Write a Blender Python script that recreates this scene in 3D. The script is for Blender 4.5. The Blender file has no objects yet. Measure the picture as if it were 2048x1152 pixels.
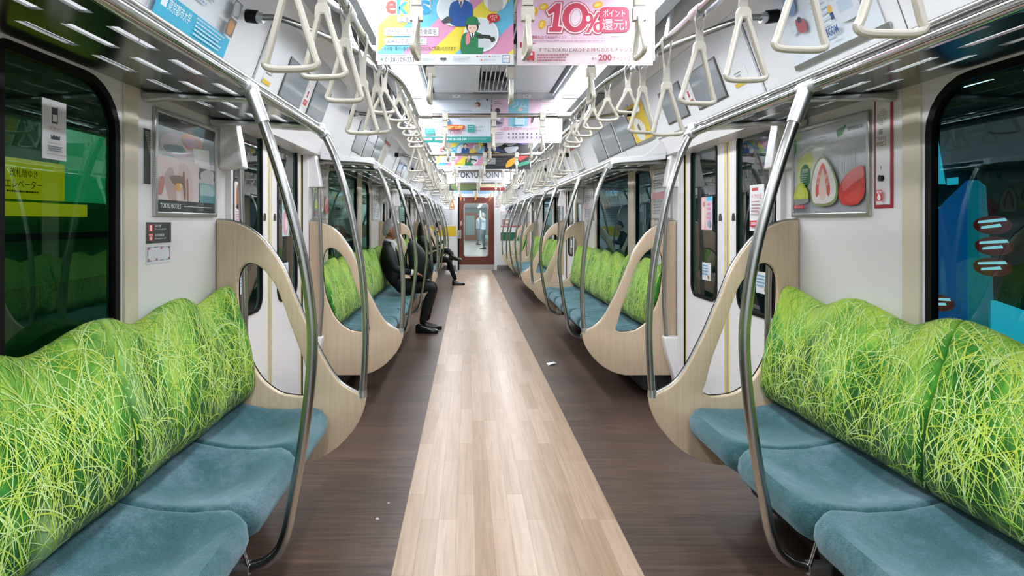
import bpy, bmesh, math, random
from mathutils import Vector, Matrix
R = math.radians
PI = math.pi
SC = bpy.context.scene
COL = SC.collection

# ------------------------------------------------------------------ camera, world, exposure
cam_d = bpy.data.cameras.new('camera')
cam = bpy.data.objects.new('camera', cam_d); COL.objects.link(cam)
cam.location = (-0.185, 0.0, 1.30)
cam.rotation_euler = (R(90), 0, 0)
cam_d.sensor_width = 36.0
cam_d.lens = 1133.0 / 2048.0 * 36.0
cam_d.shift_x = 89.0 / 2048.0
cam_d.shift_y = -131.0 / 2048.0
cam_d.clip_start = 0.05
cam_d.clip_end = 120
SC.camera = cam
world = bpy.data.worlds.new('world'); SC.world = world
world.use_nodes = True
world.node_tree.nodes['Background'].inputs[0].default_value = (0.30, 0.45, 0.55, 1)
world.node_tree.nodes['Background'].inputs[1].default_value = 0.03
SC.view_settings.view_transform = 'Standard'
SC.view_settings.look = 'None'
SC.view_settings.gamma = 1.0
SC.view_settings.use_curve_mapping = False
SC.view_settings.exposure = 0.12
LAMP = 23.0            # strength of the tube lights along the ceiling

# ------------------------------------------------------------------ materials
MATS = {}
def pmat(name, col, rough=0.5, metal=0.0, spec=0.5, emit=None, estr=1.0, coat=0.0, sheen=0.0):
    if name in MATS: return MATS[name]
    m = bpy.data.materials.new(name); m.use_nodes = True
    b = m.node_tree.nodes['Principled BSDF']
    b.inputs['Base Color'].default_value = (col[0], col[1], col[2], 1)
    b.inputs['Roughness'].default_value = rough
    b.inputs['Metallic'].default_value = metal
    b.inputs['Specular IOR Level'].default_value = spec
    b.inputs['Coat Weight'].default_value = coat
    b.inputs['Coat Roughness'].default_value = 0.04
    b.inputs['Sheen Weight'].default_value = sheen
    if emit:
        b.inputs['Emission Color'].default_value = (emit[0], emit[1], emit[2], 1)
        b.inputs['Emission Strength'].default_value = estr
    m.diffuse_color = (col[0], col[1], col[2], 1)
    MATS[name] = m
    return m
def s2l(h):
    h = h.lstrip('#')
    v = [int(h[i:i+2], 16) / 255 for i in (0, 2, 4)]
    return tuple(x / 12.92 if x <= 0.04045 else ((x + 0.055) / 1.055) ** 2.4 for x in v)
def ink(h, gloss=False):
    return pmat(('gloss ' if gloss else 'ink ') + h.lstrip('#'), tuple(c * 0.84 for c in s2l(h)), 0.25 if gloss else 0.55, 0, 0.5, coat=0.6 if gloss else 0.0)
def nodes(m):
    nt = m.node_tree
    return nt, nt.nodes, nt.links, nt.nodes['Principled BSDF']
def mapping(nt, scale, rot=(0, 0, 0), coord='Object'):
    tc = nt.nodes.new('ShaderNodeTexCoord'); mp = nt.nodes.new('ShaderNodeMapping')
    mp.inputs['Scale'].default_value = scale; mp.inputs['Rotation'].default_value = rot
    nt.links.new(tc.outputs[coord], mp.inputs['Vector'])
    return mp
def noise(nt, vec, scale, detail=4, rough=0.55, dist=0.0):
    n = nt.nodes.new('ShaderNodeTexNoise')
    n.inputs['Scale'].default_value = scale; n.inputs['Detail'].default_value = detail
    n.inputs['Roughness'].default_value = rough; n.inputs['Distortion'].default_value = dist
    nt.links.new(vec.outputs[0], n.inputs['Vector'])
    return n
def ramp(nt, src, stops):
    r = nt.nodes.new('ShaderNodeValToRGB')
    e = r.color_ramp.elements
    while len(e) < len(stops): e.new(0.5)
    for i, (p, c) in enumerate(stops):
        e[i].position = p; e[i].color = (c[0], c[1], c[2], 1)
    nt.links.new(src, r.inputs['Fac'])
    return r
def mixc(nt, a, b, fac, mode='MIX'):
    x = nt.nodes.new('ShaderNodeMix'); x.data_type = 'RGBA'; x.blend_type = mode
    for s, k in ((a, 6), (b, 7)):
        if isinstance(s, tuple): x.inputs[k].default_value = (*s, 1)
        else: nt.links.new(s, x.inputs[k])
    if isinstance(fac, float): x.inputs[0].default_value = fac
    else: nt.links.new(fac, x.inputs[0])
    return x.outputs[2]
def bump(nt, b, h, strength, dist=0.002):
    n = nt.nodes.new('ShaderNodeBump'); n.inputs['Strength'].default_value = strength
    n.inputs['Distance'].default_value = dist
    nt.links.new(h, n.inputs['Height']); nt.links.new(n.outputs[0], b.inputs['Normal'])

M_WALL = pmat('white wall panel', (0.80, 0.785, 0.80), 0.26, 0, 0.5)
M_WHITE = pmat('white lacquer', (0.80, 0.81, 0.84), 0.25, 0, 0.5)
M_CEIL = pmat('ceiling white', (0.72, 0.75, 0.81), 0.3, 0, 0.5)
M_COVE = pmat('ceiling cove darkened', (0.42, 0.45, 0.49), 0.35, 0, 0.5)  # ceiling white darkened here to hold back the glare of the lamps
M_CREAM = pmat('cream window trim', (0.66, 0.60, 0.47), 0.25)
M_STEEL = pmat('brushed steel', (0.37, 0.37, 0.36), 0.27, 1.0)
M_CHROME = pmat('polished steel', (0.50, 0.51, 0.515), 0.10, 1.0)
M_CAST = pmat('cast aluminium', (0.60, 0.61, 0.62), 0.38, 1.0)
M_ALU = pmat('aluminium frame', (0.50, 0.50, 0.49), 0.30, 1.0)
M_RACK = pmat('dark rack plate', (0.20, 0.215, 0.205), 0.20, 1.0)
M_BLACK = pmat('black rubber', (0.004, 0.004, 0.0045), 0.5, spec=0.15)
M_DARK = pmat('dark void', (0.012, 0.012, 0.013), 0.6)
M_HANDLE = pmat('cream plastic', (0.58, 0.54, 0.465), 0.30)
M_ORANGE = pmat('orange plastic', (0.80, 0.27, 0.02), 0.32)
M_BELT = pmat('cream strap', (0.55, 0.52, 0.46), 0.5)
M_YELLOW = pmat('yellow edge line', (0.75, 0.58, 0.10), 0.4)
M_EDGE = pmat('dark edge trim', (0.10, 0.09, 0.085), 0.3, 0.6)
M_SCREEN = pmat('grey screen', (0.24, 0.27, 0.30), 0.12, 0, 0.6)
M_SEAM = pmat('seam line', (0.12, 0.11, 0.10), 0.6)
M_REDBROWN = pmat('red brown door', (0.13, 0.028, 0.016), 0.35)
M_LAMP = pmat('lit tube diffuser', (0.9, 0.9, 0.9), 0.5, emit=(0.92, 0.955, 1.0), estr=LAMP)
M_GREYP = pmat('grey mesh', (0.10, 0.10, 0.10), 0.5)

# light wood of the bench end panels: fine vertical grain
M_WOOD = pmat('pale maple', (0.65, 0.5, 0.37), 0.30, 0, 0.5)
nt, N, L, B = nodes(M_WOOD)
mp = mapping(nt, (26, 26, 1.1)); n1 = noise(nt, mp, 3.0, 5, 0.6, 0.3)
r1 = ramp(nt, n1.outputs['Fac'], [(0.25, (0.54, 0.41, 0.27)), (0.5, (0.61, 0.475, 0.33)), (0.75, (0.65, 0.52, 0.375))])
L.new(r1.outputs[0], B.inputs['Base Color'])

# floor: dark boards with cross grain
M_FLOOR = pmat('dark floor boards', (0.09, 0.055, 0.042), 0.33, 0, 0.5)
nt, N, L, B = nodes(M_FLOOR)
mp = mapping(nt, (1.4, 22, 1)); n1 = noise(nt, mp, 2.2, 6, 0.62, 0.4)
r1 = ramp(nt, n1.outputs['Fac'], [(0.28, (0.046, 0.028, 0.023)), (0.5, (0.086, 0.054, 0.044)), (0.75, (0.140, 0.094, 0.077))])
br = N.new('ShaderNodeTexBrick'); mp2 = mapping(nt, (1, 1, 1))
L.new(mp2.outputs[0], br.inputs['Vector'])
br.inputs['Scale'].default_value = 1.0; br.inputs['Brick Width'].default_value = 0.9; br.inputs['Row Height'].default_value = 0.12
br.inputs['Mortar Size'].default_value = 0.0012
br.inputs['Color1'].default_value = (0.75, 0.75, 0.75, 1); br.inputs['Color2'].default_value = (1.15, 1.1, 1.05, 1)
br.inputs['Mortar'].default_value = (0.55, 0.55, 0.55, 1)
L.new(mixc(nt, r1.outputs[0], br.outputs['Color'], 1.0, 'MULTIPLY'), B.inputs['Base Color'])
bump(nt, B, n1.outputs['Fac'], 0.06, 0.001)

# centre strip: pale boards running along the car
M_STRIP = pmat('pale floor boards', (0.5, 0.36, 0.26), 0.29, 0, 0.5)
nt, N, L, B = nodes(M_STRIP)
mp = mapping(nt, (34, 1.6, 1)); n1 = noise(nt, mp, 1.6, 6, 0.6, 0.5)
mpr = mapping(nt, (1, 1, 1), (0, 0, R(90)))
br = N.new('ShaderNodeTexBrick'); L.new(mpr.outputs[0], br.inputs['Vector'])
br.inputs['Scale'].default_value = 1.0; br.inputs['Brick Width'].default_value = 0.62; br.inputs['Row Height'].default_value = 0.0775
br.inputs['Mortar Size'].default_value = 0.0006; br.offset = 0.37; br.offset_frequency = 3
br.inputs['Color1'].default_value = (0.37, 0.25, 0.165, 1); br.inputs['Color2'].default_value = (0.49, 0.36, 0.27, 1)
br.inputs['Mortar'].default_value = (0.20, 0.13, 0.085, 1)
r1 = ramp(nt, n1.outputs['Fac'], [(0.25, (0.78, 0.74, 0.68)), (0.6, (1.05, 1.03, 1.0)), (0.8, (1.12, 1.12, 1.12))])
L.new(mixc(nt, br.outputs['Color'], r1.outputs[0], 1.0, 'MULTIPLY'), B.inputs['Base Color'])

# seat cushion cloth
M_SEAT = pmat('teal seat cloth', (0.13, 0.25, 0.29), 0.75, 0, 0.3, sheen=0.55)
nt, N, L, B = nodes(M_SEAT)
mp = mapping(nt, (1, 1, 1)); n1 = noise(nt, mp, 5.5, 7, 0.72, 0.4)
n2 = noise(nt, mp, 170, 2, 0.5)
r1 = ramp(nt, n1.outputs['Fac'], [(0.30, (0.006, 0.060, 0.066)), (0.48, (0.022, 0.098, 0.112)), (0.68, (0.110, 0.195, 0.24))])
r2 = ramp(nt, n2.outputs['Fac'], [(0.3, (0.72, 0.72, 0.72)), (0.7, (1.25, 1.25, 1.25))])
L.new(mixc(nt, r1.outputs[0], r2.outputs[0], 1.0, 'MULTIPLY'), B.inputs['Base Color'])
B.inputs['Sheen Tint'].default_value = (0.6, 0.85, 1, 1)
wv = N.new('ShaderNodeTexWave'); wv.inputs['Scale'].default_value = 120; wv.inputs['Distortion'].default_value = 0.6
wv.bands_direction = 'DIAGONAL'
L.new(mp.outputs[0], wv.inputs['Vector'])
bump(nt, B, wv.outputs['Fac'], 0.35, 0.002)

# green seat-back cloth: pale at the crest, deep green patches lower down
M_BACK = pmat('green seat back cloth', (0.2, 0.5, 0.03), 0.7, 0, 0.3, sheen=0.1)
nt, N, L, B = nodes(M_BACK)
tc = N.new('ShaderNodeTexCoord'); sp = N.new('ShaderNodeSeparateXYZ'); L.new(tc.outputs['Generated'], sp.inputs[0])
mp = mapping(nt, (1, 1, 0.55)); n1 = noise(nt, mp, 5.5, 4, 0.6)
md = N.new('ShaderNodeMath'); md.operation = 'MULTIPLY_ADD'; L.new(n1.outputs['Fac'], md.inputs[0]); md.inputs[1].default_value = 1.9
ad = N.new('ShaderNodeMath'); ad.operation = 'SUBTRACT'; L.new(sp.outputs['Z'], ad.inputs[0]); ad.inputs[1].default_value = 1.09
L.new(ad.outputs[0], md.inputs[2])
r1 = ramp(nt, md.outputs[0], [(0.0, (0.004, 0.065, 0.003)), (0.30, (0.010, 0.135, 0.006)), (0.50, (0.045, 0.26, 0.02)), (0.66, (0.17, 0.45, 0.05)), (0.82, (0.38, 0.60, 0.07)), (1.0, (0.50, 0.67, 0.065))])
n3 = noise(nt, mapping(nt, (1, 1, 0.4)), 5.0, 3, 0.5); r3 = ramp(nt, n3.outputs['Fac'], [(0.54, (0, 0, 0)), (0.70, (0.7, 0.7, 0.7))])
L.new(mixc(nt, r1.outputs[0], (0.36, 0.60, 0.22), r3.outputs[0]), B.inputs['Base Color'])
M_BLADE1 = pmat('lime strands', (0.44, 0.60, 0.07), 0.7, 0, 0.3)
M_BLADE2 = pmat('pale lime strands', (0.50, 0.70, 0.27), 0.7, 0, 0.3)
M_BLADE3 = pmat('mid green strands', (0.16, 0.40, 0.04), 0.7, 0, 0.3)

# thin window glass: see-through plus a mirror sheen
def glass(name, tint, base=0.10, gl=(0.85, 0.85, 0.85)):
    m = bpy.data.materials.new(name); m.use_nodes = True
    nt = m.node_tree; nt.nodes.clear()
    o = nt.nodes.new('ShaderNodeOutputMaterial'); t = nt.nodes.new('ShaderNodeBsdfTransparent'); g = nt.nodes.new('ShaderNodeBsdfGlossy')
    t.inputs[0].default_value = (*tint, 1); g.inputs[0].default_value = (*gl, 1); g.inputs['Roughness'].default_value = 0.0
    fr = nt.nodes.new('ShaderNodeFresnel'); fr.inputs[0].default_value = 1.5
    ma = nt.nodes.new('ShaderNodeMath'); ma.operation = 'ADD'; ma.inputs[1].default_value = base; ma.use_clamp = True
    nt.links.new(fr.outputs[0], ma.inputs[0])
    ge = nt.nodes.new('ShaderNodeNewGeometry'); iv = nt.nodes.new('ShaderNodeMath'); iv.operation = 'SUBTRACT'; iv.inputs[0].default_value = 1.0; nt.links.new(ge.outputs['Backfacing'], iv.inputs[1])
    mu = nt.nodes.new('ShaderNodeMath'); mu.operation = 'MULTIPLY'; nt.links.new(ma.outputs[0], mu.inputs[0]); nt.links.new(iv.outputs[0], mu.inputs[1])
    mx = nt.nodes.new('ShaderNodeMixShader')
    nt.links.new(mu.outputs[0], mx.inputs[0]); nt.links.new(t.outputs[0], mx.inputs[1]); nt.links.new(g.outputs[0], mx.inputs[2])
    nt.links.new(mx.outputs[0], o.inputs[0])
    MATS[name] = m
    return m
M_GLASS = {-1: glass('green window glass', (0.66, 0.82, 0.66), 0.02, (0.50, 0.80, 0.66)), 1: glass('blue-green window glass', (0.50, 0.80, 0.82), 0.02, (0.50, 0.76, 0.80))}
M_GLASSD = glass('door window glass', (0.6, 0.75, 0.7), 0.10)
M_GLASSC = glass('clear door glass', (0.9, 0.95, 0.93), 0.02)

# ------------------------------------------------------------------ mesh building
class MB:
    def __init__(s): s.v = []; s.f = []; s.m = []; s.mats = []
    def mi(s, mat):
        if mat not in s.mats: s.mats.append(mat)
        return s.mats.index(mat)
    def add(s, verts, faces, mat):
        o = len(s.v); k = s.mi(mat)
        s.v.extend(tuple(v) for v in verts)
        for f in faces: s.f.append(tuple(i + o for i in f)); s.m.append(k)
        return s
    def box(s, x0, x1, y0, y1, z0, z1, mat):
        x0, x1 = min(x0, x1), max(x0, x1); y0, y1 = min(y0, y1), max(y0, y1)
        v = [(x, y, z) for z in (z0, z1) for y in (y0, y1) for x in (x0, x1)]
        return s.add(v, [(0, 2, 3, 1), (4, 5, 7, 6), (0, 1, 5, 4), (2, 6, 7, 3), (0, 4, 6, 2), (1, 3, 7, 5)], mat)
    def quad(s, a, b, c, d, mat): return s.add([a, b, c, d], [(0, 1, 2, 3)], mat)
    def prism(s, pts, axis, a, b, mat):
        """pts: 2-D outline; axis 'y': pts are (x, z) pushed from y=a to y=b, 'x': (y, z), 'z': (x, y)."""
        n = len(pts)
        def mk(p, t): return {'y': (p[0], t, p[1]), 'x': (t, p[0], p[1]), 'z': (p[0], p[1], t)}[axis]
        v = [mk(p, a) for p in pts] + [mk(p, b) for p in pts]
        f = [tuple(range(n)), tuple(range(2 * n - 1, n - 1, -1))] + [(i, (i + 1) % n, n + (i + 1) % n, n + i) for i in range(n)]
        return s.add(v, f, mat)
    def tube(s, path, r, mat, seg=10, closed=False, cap=True, up=(0, 0, 1)):
        P = [Vector(p) for p in path]; n = len(P)
        rr = r if isinstance(r, (list, tuple)) else [r] * n
        o = []; prev = None
        for i in range(n):
            if closed: t = P[(i + 1) % n] - P[i - 1]
            else: t = P[min(i + 1, n - 1)] - P[max(i - 1, 0)]
            t.normalize()
            if prev is None:
                a = Vector(up)
                if abs(a.dot(t)) > 0.95: a = Vector((1, 0, 0))
                u = (a - t * a.dot(t)).normalized()
            else:
                u = (prev - t * prev.dot(t))
                u = u.normalized() if u.length > 1e-6 else prev
            prev = u; w = t.cross(u)
            ra, rb = rr[i] if isinstance(rr[i], (list, tuple)) else (rr[i], rr[i])
            o += [P[i] + u * (ra * math.cos(2 * PI * k / seg)) + w * (rb * math.sin(2 * PI * k / seg)) for k in range(seg)]
        f = []
        for i in range(n if closed else n - 1):
            j = (i + 1) % n
            for k in range(seg):
                f.append((i * seg + k, i * seg + (k + 1) % seg, j * seg + (k + 1) % seg, j * seg + k))
        if cap and not closed:
            f.append(tuple(range(seg - 1, -1, -1))); f.append(tuple(range((n - 1) * seg, n * seg)))
        return s.add(o, f, mat)
    def cyl(s, a, b, r, mat, seg=14): return s.tube([a, b], r, mat, seg)
    def grid(s, rows, mat, closed_u=False):
        n = len(rows[0]); v = [p for r in rows for p in r]; f = []
        for i in range(len(rows) - 1):
            for k in range(n if closed_u else n - 1):
                f.append((i * n + k, i * n + (k + 1) % n, (i + 1) * n + (k + 1) % n, (i + 1) * n + k))
        return s.add(v, f, mat)
    def ell(s, c, r, mat, nu=14, nv=9):
        rows = []
        for j in range(nv + 1):
            t = PI * j / nv
            rows.append([(c[0] + r[0] * math.sin(t) * math.cos(2 * PI * k / nu), c[1] + r[1] * math.sin(t) * math.sin(2 * PI * k / nu), c[2] + r[2] * math.cos(t)) for k in range(nu)])
        return s.grid(rows, mat, True)
    def flip(s, sx):
        if sx < 0: s.v = [(-x, y, z) for x, y, z in s.v]; s.f = [f[::-1] for f in s.f]
        return s
    def mesh(s, name, org=(0, 0, 0), smooth=35):
        me = bpy.data.meshes.new(name)
        me.from_pydata([(x - org[0], y - org[1], z - org[2]) for x, y, z in s.v], [], s.f)
        for m in s.mats: me.materials.append(m)
        me.polygons.foreach_set('material_index', s.m)
        me.update()
        bm = bmesh.new(); bm.from_mesh(me)
        bmesh.ops.remove_doubles(bm, verts=bm.verts, dist=1e-6) if len(s.v) < 3000 else None
        bmesh.ops.recalc_face_normals(bm, faces=bm.faces)
        bm.to_mesh(me); bm.free()
        if smooth:
            me.polygons.foreach_set('use_smooth', [True] * len(me.polygons))
            me.set_sharp_from_angle(angle=R(smooth))
        return me
    def obj(s, name, parent=None, org=None, smooth=35, bevel=0.0, seg=2):
        """link as ONE object; with a parent the mesh is laid out about the parent's own origin"""
        w = world_loc(parent) if parent else Vector(org or (0, 0, 0))
        o = bpy.data.objects.new(name, s.mesh(name, w, smooth)); COL.objects.link(o)
        if parent: o.parent = parent
        else: o.location = w
        if bevel:
            b = o.modifiers.new('bevel', 'BEVEL'); b.width = bevel; b.segments = seg; b.limit_method = 'ANGLE'; b.angle_limit = R(40)
        return o
def world_loc(o):
    v = Vector((0, 0, 0))
    while o: v += o.location; o = o.parent
    return v
def tag(o, label=None, cat=None, group=None, kind=None):
    if label: o['label'] = label
    if cat: o['category'] = cat
    if group: o['group'] = group
    if kind: o['kind'] = kind
    return o
def thing(name, loc, label=None, cat=None, group=None, kind=None):
    o = bpy.data.objects.new(name, None); COL.objects.link(o); o.location = loc; o.empty_display_size = 0.1
    return tag(o, label, cat, group, kind)
KIDS = None
def copy_tree(o, dx=0.0, dy=0.0, dz=0.0, parent=None):
    c = o.copy(); COL.objects.link(c)
    if parent: c.parent = parent
    else: c.location = o.location + Vector((dx, dy, dz))
    for ch in list(o.children): copy_tree(ch, parent=c)
    return c

def catmull(pts, n=6, closed=False):
    P = [Vector(p) for p in pts]; m = len(P); out = []
    for i in range(m if closed else m - 1):
        a = P[(i - 1) % m] if (closed or i > 0) else P[0] * 2 - P[1]
        b = P[i]; c = P[(i + 1) % m]
        d = P[(i + 2) % m] if (closed or i + 2 < m) else P[-1] * 2 - P[-2]
        for k in range(n):
            t = k / n
            out.append(0.5 * ((2 * b) + (c - a) * t + (2 * a - 5 * b + 4 * c - d) * t * t + (3 * b - a - 3 * c + d) * t ** 3))
    if not closed: out.append(P[-1])
    return out
def rrect(x0, x1, y0, y1, r, n=6):
    r4 = r if isinstance(r, (list, tuple)) else (r,) * 4        # corners: ll, lr, ur, ul
    out = []
    for (cx, cy, a, q) in ((x0, y0, 180, 0), (x1, y0, 270, 1), (x1, y1, 0, 2), (x0, y1, 90, 3)):
        rr = r4[q]
        ox = cx + rr if cx == x0 else cx - rr; oy = cy + rr if cy == y0 else cy - rr
        if rr < 1e-6: out.append((cx, cy)); continue
        for k in range(n + 1):
            t = R(a + 90 * k / n); out.append((ox + rr * math.cos(t), oy + rr * math.sin(t)))
    return out
def _eval_mesh(cu):
    o = bpy.data.objects.new('tmp', cu); COL.objects.link(o)
    dg = bpy.context.evaluated_depsgraph_get(); dg.update()
    me = bpy.data.meshes.new_from_object(o.evaluated_get(dg))
    v = [tuple(x.co) for x in me.vertices]; f = [tuple(p.vertices) for p in me.polygons]
    bpy.data.objects.remove(o); bpy.data.curves.remove(cu); bpy.data.meshes.remove(me)
    return v, f
def plate(loops, half, bev=0.0):
    """flat plate with holes in local (x, y), thickness 2*half (+ rounded edge)"""
    cu = bpy.data.curves.new('plate', 'CURVE'); cu.dimensions = '2D'; cu.fill_mode = 'BOTH'
    cu.extrude = half - bev; cu.bevel_depth = bev; cu.bevel_resolution = 2
    if bev: cu.offset = -bev
    for lp in loops:
        sp = cu.splines.new('POLY'); sp.points.add(len(lp) - 1); sp.use_cyclic_u = True
        for p, q in zip(sp.points, lp): p.co = (q[0], q[1], 0, 1)
    return _eval_mesh(cu)
def add_plate(mb, loops, half, mat, axis, at, bev=0.0):
    v, f = plate(loops, half, bev)
    if axis == 'x': v = [(at + z, x, y) for x, y, z in v]      # outline given in (y, z)
    elif axis == 'y': v = [(x, at + z, y) for x, y, z in v]    # outline given in (x, z)
    mb.add(v, f, mat)
    return mb

# ------------------------------------------------------------------ printed matter: flat layers in one mesh
TXT = {}
def text_shape(s, bold):
    if (s, bold) in TXT: return TXT[(s, bold)]
    if any(ord(ch) > 0x3000 for ch in s): bold = min(bold, 0.004)
    cu = bpy.data.curves.new('t', 'FONT'); cu.body = s; cu.size = 1.0; cu.resolution_u = 2
    cu.offset = bold; cu.fill_mode = 'FRONT'
    v, f = _eval_mesh(cu)
    if not v: v, f = [(0, 0, 0), (1, 0, 0), (1, 1, 0)], []
    x0 = min(p[0] for p in v); x1 = max(p[0] for p in v); y0 = min(p[1] for p in v); y1 = max(p[1] for p in v)
    r = ([((p[0] - x0) / max(x1 - x0, 1e-6), (p[1] - y0) / max(y1 - y0, 1e-6)) for p in v], f, (x1 - x0) / max(y1 - y0, 1e-6))
    TXT[(s, bold)] = r
    return r
class Art:
    """layout in its own px frame (x right, y down); put on plane (origin = top-left, U right, V down, N out)"""
    def __init__(s, w, h): s.w = w; s.h = h; s.items = []; s.gloss = False
    def poly(s, pts, c): s.items.append(('p', pts, c)); return s
    def rect(s, x0, y0, x1, y1, c): return s.poly([(x0, y0), (x1, y0), (x1, y1), (x0, y1)], c)
    def ell(s, cx, cy, rx, ry, c, n=26, rot=0):
        cr, sr = math.cos(rot), math.sin(rot)
        return s.poly([(cx + rx * math.cos(2 * PI * k / n) * cr - ry * math.sin(2 * PI * k / n) * sr, cy + rx * math.cos(2 * PI * k / n) * sr + ry * math.sin(2 * PI * k / n) * cr) for k in range(n)], c)
    def blob(s, pts, c): return s.poly([tuple(p) for p in catmull([(x, y) for x, y in pts], 5, True)], c)
    def frame(s, x0, y0, x1, y1, t, c):
        s.rect(x0, y0, x1, y0 + t, c); s.rect(x0, y1 - t, x1, y1, c); s.rect(x0, y0, x0 + t, y1, c); return s.rect(x1 - t, y0, x1, y1, c)
    def text(s, t, x0, y0, x1, y1, c, bold=0.0, skew=0.0, fit=True):
        s.items.append(('t', (t, x0, y0, x1, y1, bold, skew, fit), c)); return s
    def lines(s, x0, y0, x1, y1, n, c, seed=1, frac=0.45):
        """rows of small unreadable print as broken strokes"""
        rd = random.Random(seed); dy = (y1 - y0) / n
        for i in range(n):
            x = x0; ye = x1 - rd.random() * 0.25 * (x1 - x0)
            while x < ye:
                l = (x1 - x0) * rd.uniform(0.02, 0.09)
                s.rect(x, y0 + i * dy, min(x + l, ye), y0 + i * dy + dy * frac, c); x += l + (x1 - x0) * 0.012
        return s
    def put(s, mb, org, U, V, Nn, W, H, lift=0.0004):
        org, U, V, Nn = Vector(org), Vector(U), Vector(V), Vector(Nn)
        kx, ky = W / s.w, H / s.h
        for i, (k, d, c) in enumerate(s.items):
            off = Nn * (lift * 1.0 + 0.00012 * i)
            cm = ink(c, s.gloss) if isinstance(c, str) else c
            P = lambda x, y: org + U * (min(max(x, 0), s.w) * kx) + V * (min(max(y, 0), s.h) * ky) + off
            if k == 'p':
                mb.add([P(x, y) for x, y in d], [tuple(range(len(d)))], cm)
            else:
                t, x0, y0, x1, y1, bold, skew, fit = d
                vs, fs, asp = text_shape(t, bold)
                if fit: X0, X1 = x0, x1
                else:
                    ww = (y1 - y0) * asp; X0 = x0; X1 = x0 + ww
                mb.add([P(X0 + a * (X1 - X0) + skew * b * (y1 - y0), y1 + (y0 - y1) * b) for a, b in vs], fs, cm)
        return mb
ORD = ['first', 'second', 'third', 'fourth', 'fifth', 'sixth', 'seventh', 'eighth', 'ninth', 'tenth', 'eleventh', 'twelfth', 'thirteenth', 'fourteenth']
SIDE = {-1: 'left', 1: 'right'}
PITCH = 4.82
P_NEAR, P_FAR = 4.17, 7.45         # end panels of the second bench; the others follow at the pitch
DOORC = 3.40
YEND = 15.5
BENCHW = ['nearest', 'second', 'third']
# ================================================================== the setting
Y0 = -2.2
mb = MB(); XS = 0.466
mb.box(-1.42, -XS, Y0, YEND + 0.05, -0.05, 0, M_FLOOR); mb.box(XS, 1.42, Y0, YEND + 0.05, -0.05, 0, M_FLOOR)
mb.box(-XS, XS, Y0, YEND + 0.05, -0.05, 0, M_STRIP)
tag(mb.obj('floor', smooth=0), 'dark wood-look floor with a pale boarded strip down the aisle', 'floor', kind='structure')

WX = 1.35
def slantx(z): return 1.193 + (1.979 - z) * 0.368
DW = (2.74, 4.06)                                   # doorway from/to along the first pitch
def door_spans(): return [(DW[0] + PITCH * k, DW[1] + PITCH * k) for k in range(3)]
def panes(s): return [(4.72, 5.97), (6.22, 6.72)] if s < 0 else [(4.72, 5.18), (5.40, 6.72)]
WZ = (0.87, 1.765)
def pane_loops(s, k, grow=0.0):
    out = []
    for (a, b) in panes(s):
        lo = abs(a - 4.72) < 1e-6; hi = abs(b - 6.72) < 1e-6
        rs, rb = 0.03, 0.17
        out.append(rrect(a + PITCH * k - grow, b + PITCH * k + grow, WZ[0] - grow, WZ[1] + grow,
                         (0.05 if lo else rs, 0.05 if hi else rs, (rb if hi else rs) + grow, (rb if lo else rs) + grow)))
    return out
for s in (-1, 1):
    mb = MB()
    segs = [(Y0, DW[0])] + [(DW[1] + PITCH * k, DW[0] + PITCH * (k + 1)) for k in range(2)] + [(DW[1] + PITCH * 2, YEND)]
    for (a, b), k in zip(segs, (-1, 0, 1, None)):
        loops = [[(a, 0), (b, 0), (b, 1.90), (a, 1.90)]]
        if k is not None: loops += pane_loops(s, k)
        add_plate(mb, loops, 0.02, M_WALL, 'x', WX + 0.02)
    # upper wall: lean-in panels over benches, deeper header boxes over the doorways
    prof = [(WX + 0.04, 1.78), (1.262, 1.79), (slantx(1.9), 1.9), (slantx(2.2), 2.2), (slantx(2.30), 2.30), (1.03, 2.35), (0.98, 2.372), (1.30, 2.45)]
    mb.prism(prof, 'y', Y0, YEND, M_WALL)
    for a, b in door_spans():
        hd = [(1.42, 1.945), (1.275, 1.93), (1.235, 1.895), (slantx(1.91) - 0.012, 1.91), (slantx(2.29) - 0.012, 2.29), (1.12, 2.36)]
        mb.prism(hd, 'y', a - 0.085, b + 0.085, M_WHITE)
        for y in (a - 0.09, b + 0.085):
            mb.prism([(slantx(1.80) - 0.001, 1.80), (slantx(2.29) - 0.001, 2.29), (slantx(2.29) + 0.02, 2.29), (slantx(1.80) + 0.02, 1.80)], 'y', y, y + 0.005, M_SEAM)
        # white door posts, boxing in both ends of the doorway
        for (u, v_) in ((a - 0.008, a + 0.015), (b - 0.015, b + 0.008)):
            mb.box(1.325, 1.40, u, v_, 0, 1.90, M_WALL)
            mb.box(1.395, 1.42, u, v_, 0, 1.95, M_BLACK)
    # thin joint lines in the lean-in panels, either side of the bench centre
    for k in range(-1, 2):
        for y in (5.0, 6.62):
            yy = y + PITCH * k
            mb.prism([(slantx(1.80) - 0.001, 1.80), (slantx(2.29) - 0.001, 2.29), (slantx(2.29) + 0.02, 2.29), (slantx(1.80) + 0.02, 1.80)], 'y', yy, yy + 0.004, M_SEAM)
    mb.flip(s)
    tag(mb.obj('wall_' + SIDE[s]), 'white side wall of the carriage on the %s with lean-in upper panels' % SIDE[s], 'wall', kind='structure')

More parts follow.
